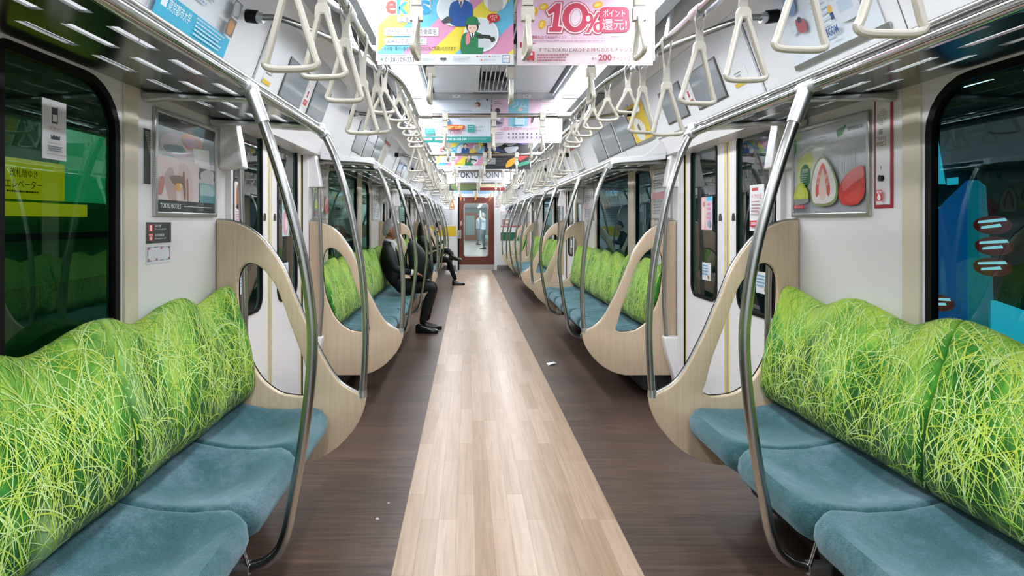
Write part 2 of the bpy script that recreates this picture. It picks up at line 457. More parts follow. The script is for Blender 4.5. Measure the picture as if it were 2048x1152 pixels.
# ceiling: flat middle, dark joints, light housings, outer cove
mb = MB()
pr = [(0.14, 2.36), (0.14, 2.285), (0.435, 2.285), (0.437, 2.33), (0.462, 2.33), (0.464, 2.275), (0.735, 2.262), (0.742, 2.372), (0.75, 2.42), (0.0, 2.42), (0.0, 2.36)]
mb.prism(pr, 'y', Y0, YEND, M_CEIL); mb.prism([(-x, z) for x, z in pr], 'y', Y0, YEND, M_CEIL)
for s in (-1, 1):
    mb.box(s * 0.4375, s * 0.4615, Y0, YEND, 2.325, 2.331, M_DARK); mb.box(s * 0.742, s * 1.06, Y0, YEND, 2.372, 2.42, M_COVE)
tag(mb.obj('ceiling', smooth=20), 'white ceiling with a flat middle and cove on both sides', 'ceiling', kind='structure')

# end walls
DX0, DX1 = -0.43, 0.54
mb = MB()
outer = [(-1.36, 0), (1.36, 0), (1.36, 1.79), (1.21, 1.93), (1.05, 2.40), (-1.05, 2.40), (-1.21, 1.93), (-1.36, 1.79)]
add_plate(mb, [outer, [(DX0, 0.0005), (DX1, 0.0005), (DX1, 2.0), (DX0, 2.0)]], 0.03, M_WHITE, 'y', YEND + 0.03)
tag(mb.obj('wall_far'), 'white end wall around the gangway door', 'wall', kind='structure')
mb = MB(); add_plate(mb, [outer], 0.03, M_WHITE, 'y', Y0 - 0.03)
tag(mb.obj('wall_near'), 'unseen white wall added to bounce light at the near carriage end', 'wall', kind='structure')  # unseen; added so light bounces back into the car
for s in (-1, 1):
    mb = MB(); mb.box(s * 0.62, s * 1.35, YEND - 0.012, YEND, 0, 0.13, M_STEEL)
    if s < 0: mb = MB(); mb.box(-1.35, -0.50, YEND - 0.012, YEND, 0, 0.13, M_STEEL)
    tag(mb.obj('baseboard_' + SIDE[s]), 'grey kick board on the end wall, %s of the gangway door' % SIDE[s], 'baseboard', kind='structure')

# gangway door
d = thing('door_7', (0.055, YEND, 0), 'red-brown gangway door with a tall rounded glass pane', 'door', kind='structure')
mb = MB(); add_plate(mb, [[(DX0 + 0.02, 0.145), (DX1, 0.145), (DX1, 1.99), (DX0 + 0.02, 1.99)], rrect(-0.275, 0.375, 0.385, 1.81, 0.06)], 0.02, M_REDBROWN, 'y', YEND + 0.005)
mb.obj('leaf', d)
mb = MB(); add_plate(mb, [rrect(-0.29, 0.39, 0.37, 1.825, 0.07), rrect(-0.265, 0.365, 0.395, 1.80, 0.055)], 0.012, M_CHROME, 'y', YEND - 0.015)
mb.obj('pane_frame', d)
mb = MB(); add_plate(mb, [rrect(-0.275, 0.375, 0.385, 1.81, 0.06)], 0.003, M_GLASSC, 'y', YEND + 0.005); mb.obj('pane', d)
mb = MB(); mb.box(DX0 + 0.02, DX1, YEND - 0.02, YEND + 0.02, 0.005, 0.143, M_ALU); mb.obj('kick_plate', d)
mb = MB(); mb.box(DX0 - 0.02, DX0 + 0.02, YEND - 0.02, YEND + 0.02, 0, 2.0, M_BLACK); mb.obj('door_edge', d)
mb = MB(); mb.box(DX0 - 0.03, DX0 + 0.075, YEND - 0.05, YEND - 0.016, 0.86, 1.09, M_ALU); mb.cyl((DX0 + 0.04, YEND - 0.05, 0.89), (DX0 + 0.04, YEND - 0.05, 1.06), 0.012, M_STEEL); mb.obj('handle', d, bevel=0.004)
mb = MB(); mb.box(DX0 + 0.06, DX0 + 0.075, YEND - 0.017, YEND - 0.014, 1.22, 1.34, M_WHITE); mb.box(DX0 + 0.14, DX0 + 0.165, YEND - 0.017, YEND - 0.014, 1.89, 1.965, M_WHITE); mb.obj('door_label', d)

# doors: two leaves each side of every doorway
def make_door(s):
    d = thing('door_1', (s * 1.385, DOORC, 0), kind='structure')
    for lf in (-1, 1):
        y0, y1 = (DW[0] + 0.012, DOORC - 0.012) if lf < 0 else (DOORC + 0.012, DW[1] - 0.012)
        w0, w1 = (2.86, 3.268) if lf < 0 else (3.532, 3.94)
        mb = MB()
        add_plate(mb, [[(y0, 0.012), (y1, 0.012), (y1, 1.94), (y0, 1.94)], rrect(w0, w1, 0.80, 1.83, 0.085, 8)], 0.014, M_WALL, 'x', 1.386)
        mb.flip(s); leaf = mb.obj('leaf', d, bevel=0.003, seg=1)
        mb = MB(); add_plate(mb, [rrect(w0 - 0.004, w1 + 0.004, 0.796, 1.834, 0.089, 8), rrect(w0 + 0.014, w1 - 0.014, 0.814, 1.816, 0.075, 8)], 0.006, M_BLACK, 'x', 1.372)
        mb.flip(s).obj('pane_gasket', leaf)
        mb = MB(); add_plate(mb, [rrect(w0, w1, 0.80, 1.83, 0.085, 8)], 0.002, M_GLASSD, 'x', 1.382); mb.flip(s).obj('pane', leaf)
        mb = MB()
        for ye in (y0, y1):
            c = ye + 0.012 if ye == y0 else ye - 0.012
            mb.box(1.3705, 1.3722, c - 0.007, c + 0.007, 0.02, 1.92, M_YELLOW)
        mb.flip(s).obj('edge_stripe', leaf)
        mb = MB(); ce = y1 - 0.075 if lf < 0 else y0 + 0.075
        mb.prism([(ce - 0.02, 1.31), (ce + 0.02, 1.31), (ce + 0.02, 1.335), (ce + 0.01, 1.355), (ce - 0.01, 1.355), (ce - 0.02, 1.335)], 'x', 1.3695, 1.372, M_EDGE)
        mb.flip(s).obj('grip_mark', leaf)
        # stickers on the pane
        a = Art(60, 40); a.rect(0, 0, 60, 40, '#e9eef2'); a.lines(5, 6, 48, 30, 4, '#5aa9d6', 5); a.ell(50, 32, 5, 5, '#e8962e', 12); a.rect(47, 30, 53, 34, '#4a3a2a')
        cy = 3.0 if lf < 0 else 3.70
        mb = MB(); place_print(mb, a, s, 1.376, cy, 0.98, 0.13, 0.115); mb.obj('safety_sticker', leaf, smooth=0)
    mb = MB(); mb.box(1.393, 1.40, DOORC - 0.02, DOORC + 0.02, 0.0, 1.94, M_BLACK)
    for y in (DW[0] + 0.005, DW[1] - 0.005): mb.box(1.36, 1.398, y - 0.012, y + 0.012, 0.0, 1.94, M_BLACK)
    mb.box(1.34, 1.40, DW[0], DW[1], 0.0, 0.011, M_STEEL)
    mb.flip(s).obj('door_rubber', d)
    return d
def place_print(mb, art, s, x, yc, zc, w, h, lift=0.0004, back=True):
    """print on a side wall (side s) facing the aisle at |x|; for the viewer the text reads left to right"""
    # on the right wall the reader's left is far (+y); on the left wall it is near (-y)
    if s > 0: org = (x, yc + w / 2, zc + h / 2); U = (0, -1, 0)
    else: org = (-x, yc - w / 2, zc + h / 2); U = (0, 1, 0)
    if back:
        mb.box(s * x, s * (x + 0.002), yc - w / 2, yc + w / 2, zc - h / 2, zc + h / 2, M_WHITE)
    art.put(mb, org, U, (0, 0, -1), (-s, 0, 0), w, h, lift)
    return mb
dn = 1
for s in (-1, 1):
    d0 = make_door(s)
    for k in range(3):
        d = d0 if k == 0 else copy_tree(d0, dy=PITCH * k)
        d.name = 'door_%d' % dn; dn += 1
        tag(d, 'white double sliding door on the %s, %s doorway from the camera' % (SIDE[s], ORD[k]), 'door', kind='structure')
        if k == 0: NEAR_DOOR = {**globals().get('NEAR_DOOR', {}), s: d}

# bench windows
wn = 1
for s in (-1, 1):
    lp, lg = pane_loops(s, 0), pane_loops(s, 0, -0.026)
    w0 = thing('window_1', (s * WX, 5.72, WZ[0]), kind='structure')
    for i in range(2):
        mb = MB(); add_plate(mb, [lp[i], lg[i]], 0.012, M_BLACK, 'x', WX + 0.011); mb.flip(s).obj('window_frame', w0)
        ya, yb = panes(s)[i]
        for e, on in ((ya - 0.092, ya < 4.8), (yb + 0.012, yb > 6.6)):
            if not on: continue
            mb = MB(); mb.box(1.341, 1.3515, e, e + 0.08, 0.82, 1.775, M_CREAM); mb.flip(s).obj('side_trim', w0, bevel=0.004)
        mb = MB(); add_plate(mb, [lp[i]], 0.002, M_GLASS[s], 'x', WX + 0.016); mb.flip(s).obj('pane', w0)
    pa, pb = panes(s)[0][1], panes(s)[1][0]
    mb = MB(); mb.box(1.338, 1.3515, pa + 0.015, pb - 0.015, 0.82, 1.775, M_CREAM); mb.flip(s).obj('mullion', w0, bevel=0.005)
    for k in range(-1, 2):
        w = w0 if k == 0 else copy_tree(w0, dy=PITCH * k)
        w.name = 'window_%d' % wn; wn += 1
        tag(w, 'dark two-pane window behind the %s %s bench' % (BENCHW[k + 1], SIDE[s]), 'window', kind='structure')
        if k == -1: NEAR_WIN = {**globals().get('NEAR_WIN', {}), s: w}

# fluorescent light units in two lines along the ceiling
BOARDY = [2.18 + 2.13 * i for i in range(7)]
for s in (-1, 1):
    cuts = [Y0 + 0.02] + [BOARDY[0] - 2.13 * 1 + 2.13 * i for i in range(0, 7)] + [YEND - 0.05]
    cuts = sorted(set(cuts))
    for i, (a, b) in enumerate(zip(cuts[:-1], cuts[1:])):
        c = (a + b) / 2
        t = thing('ceiling_light', (s * 0.6, c, 2.26), 'long glowing tube light on the %s of the ceiling, %s along' % (SIDE[s], ORD[i]), 'ceiling light', 'tube lights along the ceiling')
        mb = MB(); mb.box(s * 0.49, s * 0.65, a + 0.02, b - 0.02, 2.256, 2.264, M_LAMP); mb.obj('diffuser', t)
        mb = MB()
        for e in (a + 0.002, b - 0.022): mb.box(s * 0.485, s * 0.71, e, e + 0.02, 2.245, 2.268, M_CEIL)
        mb.box(s * 0.65, s * 0.716, a + 0.02, b - 0.02, 2.240, 2.264, M_COVE); mb.box(s * 0.470, s * 0.485, a + 0.02, b - 0.02, 2.240, 2.270, M_CEIL)
        mb.obj('housing', t)

# air vents down the middle of the ceiling
for i in range(7):
    a = BOARDY[0] - 2.13 + 2.13 * i + 0.10; b = a + 1.93
    c = (a + b) / 2
    t = thing('ceiling_vent', (0, c, 2.285), 'slatted air vent along the ceiling middle, %s from the camera' % ORD[i], 'air vent', 'air vents along the ceiling')
    mb = MB(); mb.box(-0.135, 0.135, a, b, 2.352, 2.358, M_DARK); mb.obj('duct', t)
    mb = MB()
    for x0 in (-0.19, 0.105): mb.box(x0, x0 + 0.085, a - 0.04, b + 0.04, 2.276, 2.292, M_CEIL)
    for y0 in (a - 0.04, b): mb.box(-0.105, 0.105, y0, y0 + 0.04, 2.276, 2.292, M_CEIL)
    mb.obj('frame', t, bevel=0.003)
    mb = MB()
    for q in range(7):
        x = -0.09 + 0.03 * q; mb.box(x - 0.003, x + 0.003, a, b, 2.276, 2.296, M_CEIL)
    mb.box(-0.105, 0.105, a, a + 0.006, 2.29, 2.358, M_CEIL); mb.box(-0.105, 0.105, b - 0.006, b, 2.29, 2.358, M_CEIL); mb.obj('slat', t)
    for q in range(2):
        mb = MB(); y = a + 0.45 + 0.9 * q
        mb.box(-0.095, 0.095, y - 0.13, y + 0.13, 2.302, 2.348, M_CEIL); mb.box(-0.1, 0.1, y - 0.03, y + 0.03, 2.298, 2.302, M_ALU); mb.obj('fan_box', t)
# dark mesh grilles in the outer ceiling over the benches
for s in (-1, 1):
    for k in range(0, 2):
        for j, y in enumerate((4.95, 5.65)):
            yy = y + PITCH * k
            mb = MB(); mb.box(s * 0.80, s * 0.99, yy - 0.27, yy + 0.27, 2.364, 2.374, M_GREYP)
            for q in range(17): mb.box(s * 0.80, s * 0.99, yy - 0.265 + 0.033 * q, yy - 0.253 + 0.033 * q, 2.360, 2.365, M_ALU)
            for q in range(6): mb.box(s * (0.80 + 0.036 * q), s * (0.808 + 0.036 * q), yy - 0.27, yy + 0.27, 2.360, 2.365, M_ALU)
            tag(mb.obj('ceiling_grille'), 'dark mesh grille in the %s ceiling edge over the %s bench, %s half' % (SIDE[s], BENCHW[k + 1], ('nearer', 'farther')[j]), 'grille', 'mesh grilles over the benches')
# ================================================================== seats
BL = 3.24                           # bench length between its end panels
def cush_profile():
    return [(1.295, 0.497), (1.25, 0.486), (1.18, 0.466), (1.09, 0.450), (1.0, 0.446), (0.92, 0.452), (0.872, 0.455), (0.838, 0.445), (0.818, 0.420), (0.813, 0.385),
            (0.826, 0.352), (0.86, 0.330), (0.93, 0.316), (1.10, 0.310), (1.295, 0.312)]
def make_cushion(s, y0, w):
    P = cush_profile(); n = len(P)
    nrm = []
    for i in range(n):
        a = Vector(P[max(i - 1, 0)]); b = Vector(P[min(i + 1, n - 1)]); t = (b - a).normalized(); nrm.append(Vector((-t.y, t.x)) * -1)
    # inward normal check: centre of the section
    c = Vector((1.05, 0.39))
    nrm = [v if (c - Vector(P[i])).dot(v) > 0 else -v for i, v in enumerate(nrm)]
    cols = [(0.0, 0.030), (0.002, 0.019), (0.007, 0.009), (0.016, 0.003), (0.032, 0.0008), (0.055, 0.0)]
    us = [(u, d) for u, d in cols] + [(0.055 + (w - 0.11) * q / 8, 0.0) for q in range(1, 8)] + [(w - u, d) for u, d in reversed(cols)]
    rows = []
    for u, d in us:
        e = min(u, w - u); fr = 0.045 * max(0.0, 1 - e / 0.06) ** 2
        dish = math.sin(PI * u / w) ** 1.1 if 0 < u < w else 0
        row = []
        for i, (x, z) in enumerate(P):
            top = 1.0 if 2 <= i <= 5 else (0.6 if i in (1, 6) else 0.0)
            frw = 1.0 if 7 <= i <= 11 else (0.5 if i in (6, 12) else 0.0)
            row.append((x + nrm[i].x * d + fr * frw, y0 + u, z + nrm[i].y * d - 0.046 * dish * top * (0.75 + 0.25 * (x > 0.98)) + 0.006 * (1 - dish) * top))
        rows.append(row)
    mb = MB(); mb.grid(rows, M_SEAT); k = len(mb.v)
    mb.add(rows[0], [tuple(range(n))], M_SEAT); mb.add(rows[-1], [tuple(range(n))], M_SEAT)
    mb.add([r[0] for r in rows] + [r[-1] for r in rows], [(i, i + 1, len(rows) + i + 1, len(rows) + i) for i in range(len(rows) - 1)], M_SEAT)
    return mb.flip(s)
BP = [(0.0, 1.186, 0.500), (0.10, 1.164, 0.545), (0.25, 1.168, 0.630), (0.45, 1.190, 0.730), (0.65, 1.222, 0.825), (0.82, 1.254, 0.900), (0.94, 1.274, 0.945), (1.0, 1.292, 0.962)]
def back_pt(y, v, W, n):
    if v > 1.0:
        x, z = back_pt(y, 1.0, W, n); t = (v - 1.0) / 0.06
        return (x + 0.026 * t, z + 0.007 * min(1.0, 2 * t) - 0.002 * max(0, t - 0.5))
    sw = W / n
    for i in range(len(BP) - 1):
        if v <= BP[i + 1][0] + 1e-9: break
    t = (v - BP[i][0]) / (BP[i + 1][0] - BP[i][0])
    x = BP[i][1] + (BP[i + 1][1] - BP[i][1]) * t; z = BP[i][2] + (BP[i + 1][2] - BP[i][2]) * t
    c = 0.5 * (1 + math.cos(2 * PI * y / sw)); c = c ** 0.8
    e = max(0.0, 1 - min(y, W - y) / 0.014); e = e * e
    return (x - 0.030 * c * (0.35 + 0.65 * v) + 0.008 + 0.016 * e, z + (0.055 * c - 0.012) * v ** 2.2 - 0.012 * e * v)
def make_back(s, y0, W, n, seed):
    vs = [0, 0.05, 0.10, 0.17, 0.25, 0.35, 0.45, 0.55, 0.65, 0.74, 0.82, 0.88, 0.94, 0.975, 1.0]
    ys = [0, 0.003, 0.007, 0.014] + [0.014 + (W - 0.028) * k / (20 * n) for k in range(1, 20 * n)] + [W - 0.014, W - 0.007, W - 0.003, W]
    rows = []
    for y in ys:
        r = [(1.33, 0.49), (1.24, 0.485)] + [back_pt(y, v, W, n) for v in vs]
        tx, tz = r[-1]
        r += [(tx + 0.012, tz + 0.006), (tx + 0.026, tz + 0.004), (1.336, tz - 0.015), (1.338, 0.70)]
        rows.append([(x, y0 + y, z) for x, z in r])
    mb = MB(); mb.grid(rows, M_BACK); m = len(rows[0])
    for r in (rows[0], rows[-1]): mb.add(r, [tuple(range(m))], M_BACK)
    # woven pattern: criss-cross grass strands lying on the cloth
    rd = random.Random(seed); H = 0.50
    for q in range(int(520 * n)):
        y = rd.uniform(-0.05, W + 0.05); v = rd.uniform(-0.15, 1.05); a = rd.gauss(PI / 2, 0.62); cv = rd.choice((-1, 1)) * rd.uniform(1.5, 7.0)
        ln = rd.uniform(0.12, 0.30); st = 9; wd = rd.uniform(0.0008, 0.0019)
        mt = rd.choices((M_BLADE1, M_BLADE2, M_BLADE3), (5, 4, 3))[0]
        lft, rgt = [], []; runs = []
        for k in range(st + 1):
            w_ = wd * (0.25 + 0.75 * math.sin(PI * min(1, (k + 0.6) / (st + 0.8)))); nx, nv = -math.sin(a), math.cos(a)
            ok = 0.003 < y < W - 0.003 and 0.005 < v < 1.06
            if ok:
                q2 = []
                for sg in (-1, 1):
                    yy = y + sg * w_ * nx; vv = min(max(v + sg * w_ * nv / H, 0), 1.06); yy = min(max(yy, 0.001), W - 0.001)
                    x, z = back_pt(yy, vv, W, n); q2.append((x - 0.0020, y0 + yy, z + 0.0012))
                runs.append(q2)
            else:
                if len(runs) > 1: break
                runs = []
            dl = ln / st; y += math.cos(a) * dl; v += math.sin(a) * dl / H; a += cv * dl
        if len(runs) > 1:
            mb.add([p for r in runs for p in r], [(2 * i, 2 * i + 1, 2 * i + 3, 2 * i + 2) for i in range(len(runs) - 1)], mt)
    return mb.flip(s)
def make_bench(s, y0, layout):
    """layout: seats per back module; y0 = first end"""
    ns = sum(layout); L_ = (3.24 if ns == 7 else 1.40); sw = L_ / ns
    b = thing('train_bench', (s * 1.05, y0 + L_ / 2, 0))
    for i in range(ns): make_cushion(s, y0 + sw * i + 0.0005, sw - 0.001).obj('seat_cushion', b, smooth=50)
    k = 0
    for j, n in enumerate(layout):
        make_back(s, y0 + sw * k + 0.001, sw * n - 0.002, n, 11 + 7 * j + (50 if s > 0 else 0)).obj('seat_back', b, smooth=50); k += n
    mb = MB(); mb.prism([(1.34, 0.02), (1.12, 0.06), (1.05, 0.22), (0.95, 0.285), (0.92, 0.312), (1.34, 0.312)], 'y', y0 + 0.02, y0 + L_ - 0.02, M_DARK); mb.flip(s).obj('seat_base', b)
    mb = MB(); mb.box(1.23, 1.335, y0 + 0.004, y0 + L_ - 0.004, 0.475, 0.500, M_DARK); mb.flip(s).obj('gap_filler', b)
    return b
BENCH_L = {('left', 0): 'teal bench with green grass-pattern back nearest the camera, on the left',
           ('right', 0): 'teal bench with green grass-pattern back nearest the camera, on the right',
           ('left', 1): 'second bench on the left, where the white-haired man in black sits',
           ('right', 1): 'second bench on the right, empty, beyond the first doorway',
           ('left', 2): 'third bench on the left, where a person in black sits cross-legged',
           ('right', 2): 'third bench on the right, empty, beyond the second doorway'}
for s in (-1, 1):
    b0 = make_bench(s, P_NEAR + 0.02, (2, 3, 2))
    for k in range(3):
        b = b0 if k == 1 else copy_tree(b0, dy=PITCH * (k - 1))
        tag(b, BENCH_L[(SIDE[s], k)], 'bench', 'green and teal train benches')
    b = make_bench(s, P_NEAR + PITCH * 2 + 0.02, (3,))
    tag(b, 'short three-seat bench on the %s against the end wall' % SIDE[s], 'bench', 'green and teal train benches')

# ------------------------------------------------------------------ wooden end panels with an oval opening
PANEL_UP = [(0.655, 0.492), (0.700, 0.513), (0.767, 0.552), (0.812, 0.605), (0.848, 0.665), (0.884, 0.735), (0.917, 0.803), (0.952, 0.885), (0.987, 0.968), (1.030, 1.075), (1.075, 1.150), (1.126, 1.215), (1.175, 1.258), (1.231, 1.290), (1.29, 1.306), (1.345, 1.311)]
PANEL_LO = [(0.970, 0.179), (0.895, 0.197), (0.825, 0.232), (0.775, 0.270), (0.732, 0.316), (0.700, 0.358), (0.676, 0.406), (0.662, 0.450)]
HOLE = [(0.915, 0.560), (0.902, 0.520), (0.930, 0.497), (0.985, 0.497), (1.054, 0.512), (1.124, 0.562), (1.168, 0.620), (1.197, 0.680), (1.222, 0.75), (1.237, 0.82), (1.246, 0.91), (1.249, 0.99), (1.244, 1.055), (1.222, 1.098), (1.180, 1.113), (1.125, 1.080), (1.073, 1.012), (1.040, 0.935), (1.010, 0.850), (0.975, 0.755), (0.942, 0.665)]
def make_panel(s, y):
    t = thing('bench_end_panel', (s * 1.0, y, 0.18))
    out = [(p[0], p[1]) for p in catmull(PANEL_UP, 4)] + [(1.345, 0.179)] + [(p[0], p[1]) for p in catmull(PANEL_LO, 4)]
    hole = [(p[0], p[1]) for p in catmull(HOLE, 4, True)]
    mb = MB(); add_plate(mb, [out, hole], 0.017, M_WOOD, 'y', y, bev=0.006); pn = mb.flip(s).obj('panel', t, smooth=40)
    mb = MB(); mb.tube([(p[0], y, p[1] + 0.001) for p in catmull(PANEL_UP, 4)], (0.006), M_ALU, 8)
    mb.tube([(p[0] + 0.001, y + 0.010, p[1] + 0.0025) for p in catmull(PANEL_UP, 4)], (0.0055), M_BLACK, 6)
    mb.flip(s).obj('edge_trim', pn, smooth=60)
    mb = MB(); mb.tube([(p[0], y + 0.010, p[1]) for p in catmull(HOLE, 4, True)], 0.004, M_BLACK, 6, closed=True); mb.flip(s).obj('hole_trim', pn, smooth=60)
    return t
PANEL_Y = [(P_FAR - PITCH, 'at the far end of the nearest %s bench'), (P_NEAR, 'at the near end of the second %s bench'), (P_FAR, 'at the far end of the second %s bench'),
           (P_NEAR + PITCH, 'at the near end of the third %s bench'), (P_FAR + PITCH, 'at the far end of the third %s bench'), (P_NEAR + 2 * PITCH, 'before the short end bench on the %s')]
for s in (-1, 1):
    p0 = make_panel(s, P_NEAR)
    for y, w in PANEL_Y:
        p = p0 if y == P_NEAR else copy_tree(p0, dy=y - P_NEAR)
        tag(p, 'pale wooden panel with an oval hole ' + w % SIDE[s], 'bench end panel', 'wooden bench end panels')

# ------------------------------------------------------------------ luggage racks
ZR, XR = 1.712, 0.852
TIP = [(0.672, 0.500), (0.660, 0.70), (0.660, 0.88), (0.676, 1.08), (0.708, 1.26), (0.752, 1.45), (0.800, 1.60), (0.836, 1.68), (0.852, 1.706)]
MIDP = [(0.856, 0.2525), (0.80, 0.268), (0.757, 0.305), (0.733, 0.366), (0.716, 0.4575), (0.690, 0.600), (0.668, 0.761), (0.656, 0.913), (0.661, 1.03), (0.684, 1.186), (0.724, 1.345), (0.782, 1.535), (0.842, 1.700)]
def make_rack(s, y0, y1, arms, ends=(1, 1), slots=True):
    t = thing('luggage_rack', (s * 1.1, (y0 + y1) / 2, 1.70))
    # shelf plate with three rows of slots: built as strips round the openings
    X = [0.882, 0.985, 1.013, 1.090, 1.118, 1.195, 1.223, 1.338]
    Z = lambda x: 1.742 + (x - 0.88) * 0.06
    mb = MB(); per = 0.265; nb = int((y1 - y0 - 0.1) / per); st = y0 + ((y1 - y0) - nb * per) / 2
    def slab(x0, x1, a, b): mb.add([(x, y, Z(x) + dz) for dz in (0, 0.006) for y in (a, b) for x in (x0, x1)], [(0, 2, 3, 1), (4, 5, 7, 6), (0, 1, 5, 4), (2, 6, 7, 3), (0, 4, 6, 2), (1, 3, 7, 5)], M_RACK)
    for i in range(0, 7, 2): slab(X[i], X[i + 1], y0, y1)
    for i in (1, 3, 5):
        off = {1: 0.0, 3: 0.0, 5: 0.0}[i]
        ycur = y0
        for k in range(nb):
            a = st + per * k + 0.042 + off; b = a + 0.181
            slab(X[i], X[i + 1], ycur, a); ycur = b
        slab(X[i], X[i + 1], ycur, y1)
    mb.flip(s).obj('shelf_plate', t, smooth=20)
    mb = MB(); mb.tube([(XR, y0 + 0.0, ZR), (XR, y1 - 0.0, ZR)], 0.0165, M_CHROME, 16); mb.flip(s).obj('front_rail', t, smooth=60)
    mb = MB(); mb.tube([(0.884, y0, 1.756), (0.884, y1, 1.756)], 0.0105, M_STEEL, 12); mb.box(0.868, 0.884, y0, y1, 1.733, 1.739, M_EDGE); mb.flip(s).obj('front_lip', t, smooth=40)
    for a in arms:
        mb = MB(); mb.prism([(0.86, 1.722), (1.0, 1.733), (1.25, 1.739), (1.337, 1.732), (1.345, 1.742), (1.345, 1.768), (0.88, 1.741), (0.86, 1.738)], 'y', a - 0.018, a + 0.018, M_CAST); mb.flip(s).obj('arm', t, bevel=0.006)
    for e, on in zip((y0, y1), ends):
        if not on: continue
        sg = -1 if e == y0 else 1
        mb = MB()
        a, b = sorted((e, e + sg * 0.055))
        mb.prism([(0.865, 1.722), (0.865, 1.768), (0.93, 1.773), (1.19, 1.79), (1.25, 1.80), (1.25, 1.76), (1.1, 1.745), (0.92, 1.735)], 'y', a, b, M_CAST if False else M_WHITE)
        c, d_ = sorted((e + sg * 0.040, e + sg * 0.055))
        mb.prism([(1.08, 1.775), (1.235, 1.90), (1.255, 1.80)], 'y', c, d_, M_WHITE)
        mb.flip(s).obj('end_plate', t, bevel=0.003)
    return t
for s in (-1, 1):
    a, b = P_NEAR - 0.02, P_FAR + 0.02
    r0 = make_rack(s, a, b, (a + 0.09, a + 0.62, b - 0.62, b - 0.09), (1, 1))
    for k in range(3):
        r = r0 if k == 1 else copy_tree(r0, dy=PITCH * (k - 1))
        tag(r, 'slotted metal luggage rack above the %s %s bench' % (BENCHW[k], SIDE[s]), 'luggage rack', 'luggage racks over the benches')
    r = make_rack(s, P_NEAR + 2 * PITCH - 0.02, YEND - 0.02, (14.3, 15.0), (1, 0))
    tag(r, 'short slotted luggage rack above the end bench on the %s' % SIDE[s], 'luggage rack', 'luggage racks over the benches')

# ------------------------------------------------------------------ curved grab poles
def make_pole(s, y, pts, mid):
    t = thing('grab_pole', (s * pts[0][0], y, pts[0][1]))
    path = [(p[0], y, p[1]) for p in catmull(pts, 5)]
    mb = MB(); mb.tube(path, 0.0165, M_STEEL, 14); pipe = mb.flip(s).obj('pipe', t, smooth=60)
    mb = MB(); mb.tube([path[-4], path[-1]] if mid else [path[-3], path[-1]], [0.0205, 0.0225], M_CAST, 14); mb.tube([(XR, y - 0.04, ZR), (XR, y + 0.04, ZR)], 0.0215, M_CAST, 16); mb.flip(s).obj('joint', pipe, smooth=50)
    mb = MB()
    if mid:
        mb.tube([(0.845, y, 0.2525), (0.915, y, 0.2525)], 0.021, M_CAST, 12); mb.tube([(0.846, y - 0.012, 0.264), (0.868, y - 0.012, 0.333)], 0.006, M_CHROME, 8)
        mb.box(0.905, 0.965, y - 0.03, y + 0.03, 0.238, 0.30, M_DARK)
    else: mb.tube([(0.6715, y, 0.490), (0.6725, y, 0.522)], [0.0205, 0.0195], M_CAST, 14)
    mb.flip(s).obj('foot', pipe, smooth=50)
    return t
for s in (-1, 1):
    p0 = make_pole(s, P_NEAR, TIP, False)
    for y, w in PANEL_Y:
        p = p0 if y == P_NEAR else copy_tree(p0, dy=y - P_NEAR)
        tag(p, 'curved steel pole rising from the wooden panel ' + (w % SIDE[s]).replace('the near end of ', 'the start of ').replace('the far end of ', 'the end of '), 'grab pole', 'curved steel grab poles')
    m0 = make_pole(s, 5.18, MIDP, True)
    for k in range(3):
        for j, y in enumerate((5.18, 6.54)):
            if k == 0 and j == 0: continue
            yy = y + PITCH * (k - 1)
            m = m0 if (k, j) == (1, 0) else copy_tree(m0, dy=yy - 5.18)
            tag(m, 'curved steel pole bowing out in front of the %s %s bench%s' % (BENCHW[k], SIDE[s], '' if k == 0 else (', nearer of two', ', farther of two')[j]), 'grab pole', 'curved steel grab poles')

# ------------------------------------------------------------------ grab bars beside the doors
def make_grab(s, y, sg):
    """y = panel plane; sg = +1 when the doorway lies beyond it"""
    a, b = sorted((y + sg * 0.022, y + sg * 0.10)); c = y + sg * 0.06
    t = thing('door_grab_bar', (s * 1.29, c, 0.2))
    fair = catmull([(1.305, 1.925), (1.288, 1.84), (1.266, 1.72), (1.246, 1.60), (1.240, 1.555)], 4)
    mb = MB(); mb.prism([(p[0], p[1]) for p in fair] + [(1.3495, 1.55), (1.3495, 1.925)], 'y', a, b, M_WALL); mb.flip(s).obj('top_cover', t, bevel=0.008)
    mb = MB(); mb.tube([(1.262, c, 1.58), (1.258, c, 1.4), (1.243, c, 1.0), (1.240, c, 0.7), (1.258, c, 0.45)], 0.014, M_STEEL, 12); mb.flip(s).obj('bar', t, smooth=60)
    foot = catmull([(1.232, 0.475), (1.238, 0.42), (1.258, 0.33), (1.285, 0.24), (1.315, 0.12), (1.33, 0.02)], 4)
    mb = MB(); mb.prism([(p[0], p[1]) for p in foot] + [(1.3495, 0.005), (1.3495, 0.475)], 'y', a, b, M_WALL); mb.flip(s).obj('bottom_cover', t, bevel=0.008)
    return t
for s in (-1, 1):
    g = {1: make_grab(s, P_FAR - PITCH, 1), -1: make_grab(s, P_NEAR, -1)}
    for k in range(3):
        for sg in (1, -1):
            q = g[sg] if k == 0 else copy_tree(g[sg], dy=PITCH * k)
            tag(q, 'upright grab bar at the %s edge of the %s doorway on the %s' % (('near' if sg > 0 else 'far'), ORD[k], SIDE[s]), 'grab bar', 'grab bars beside the doors')

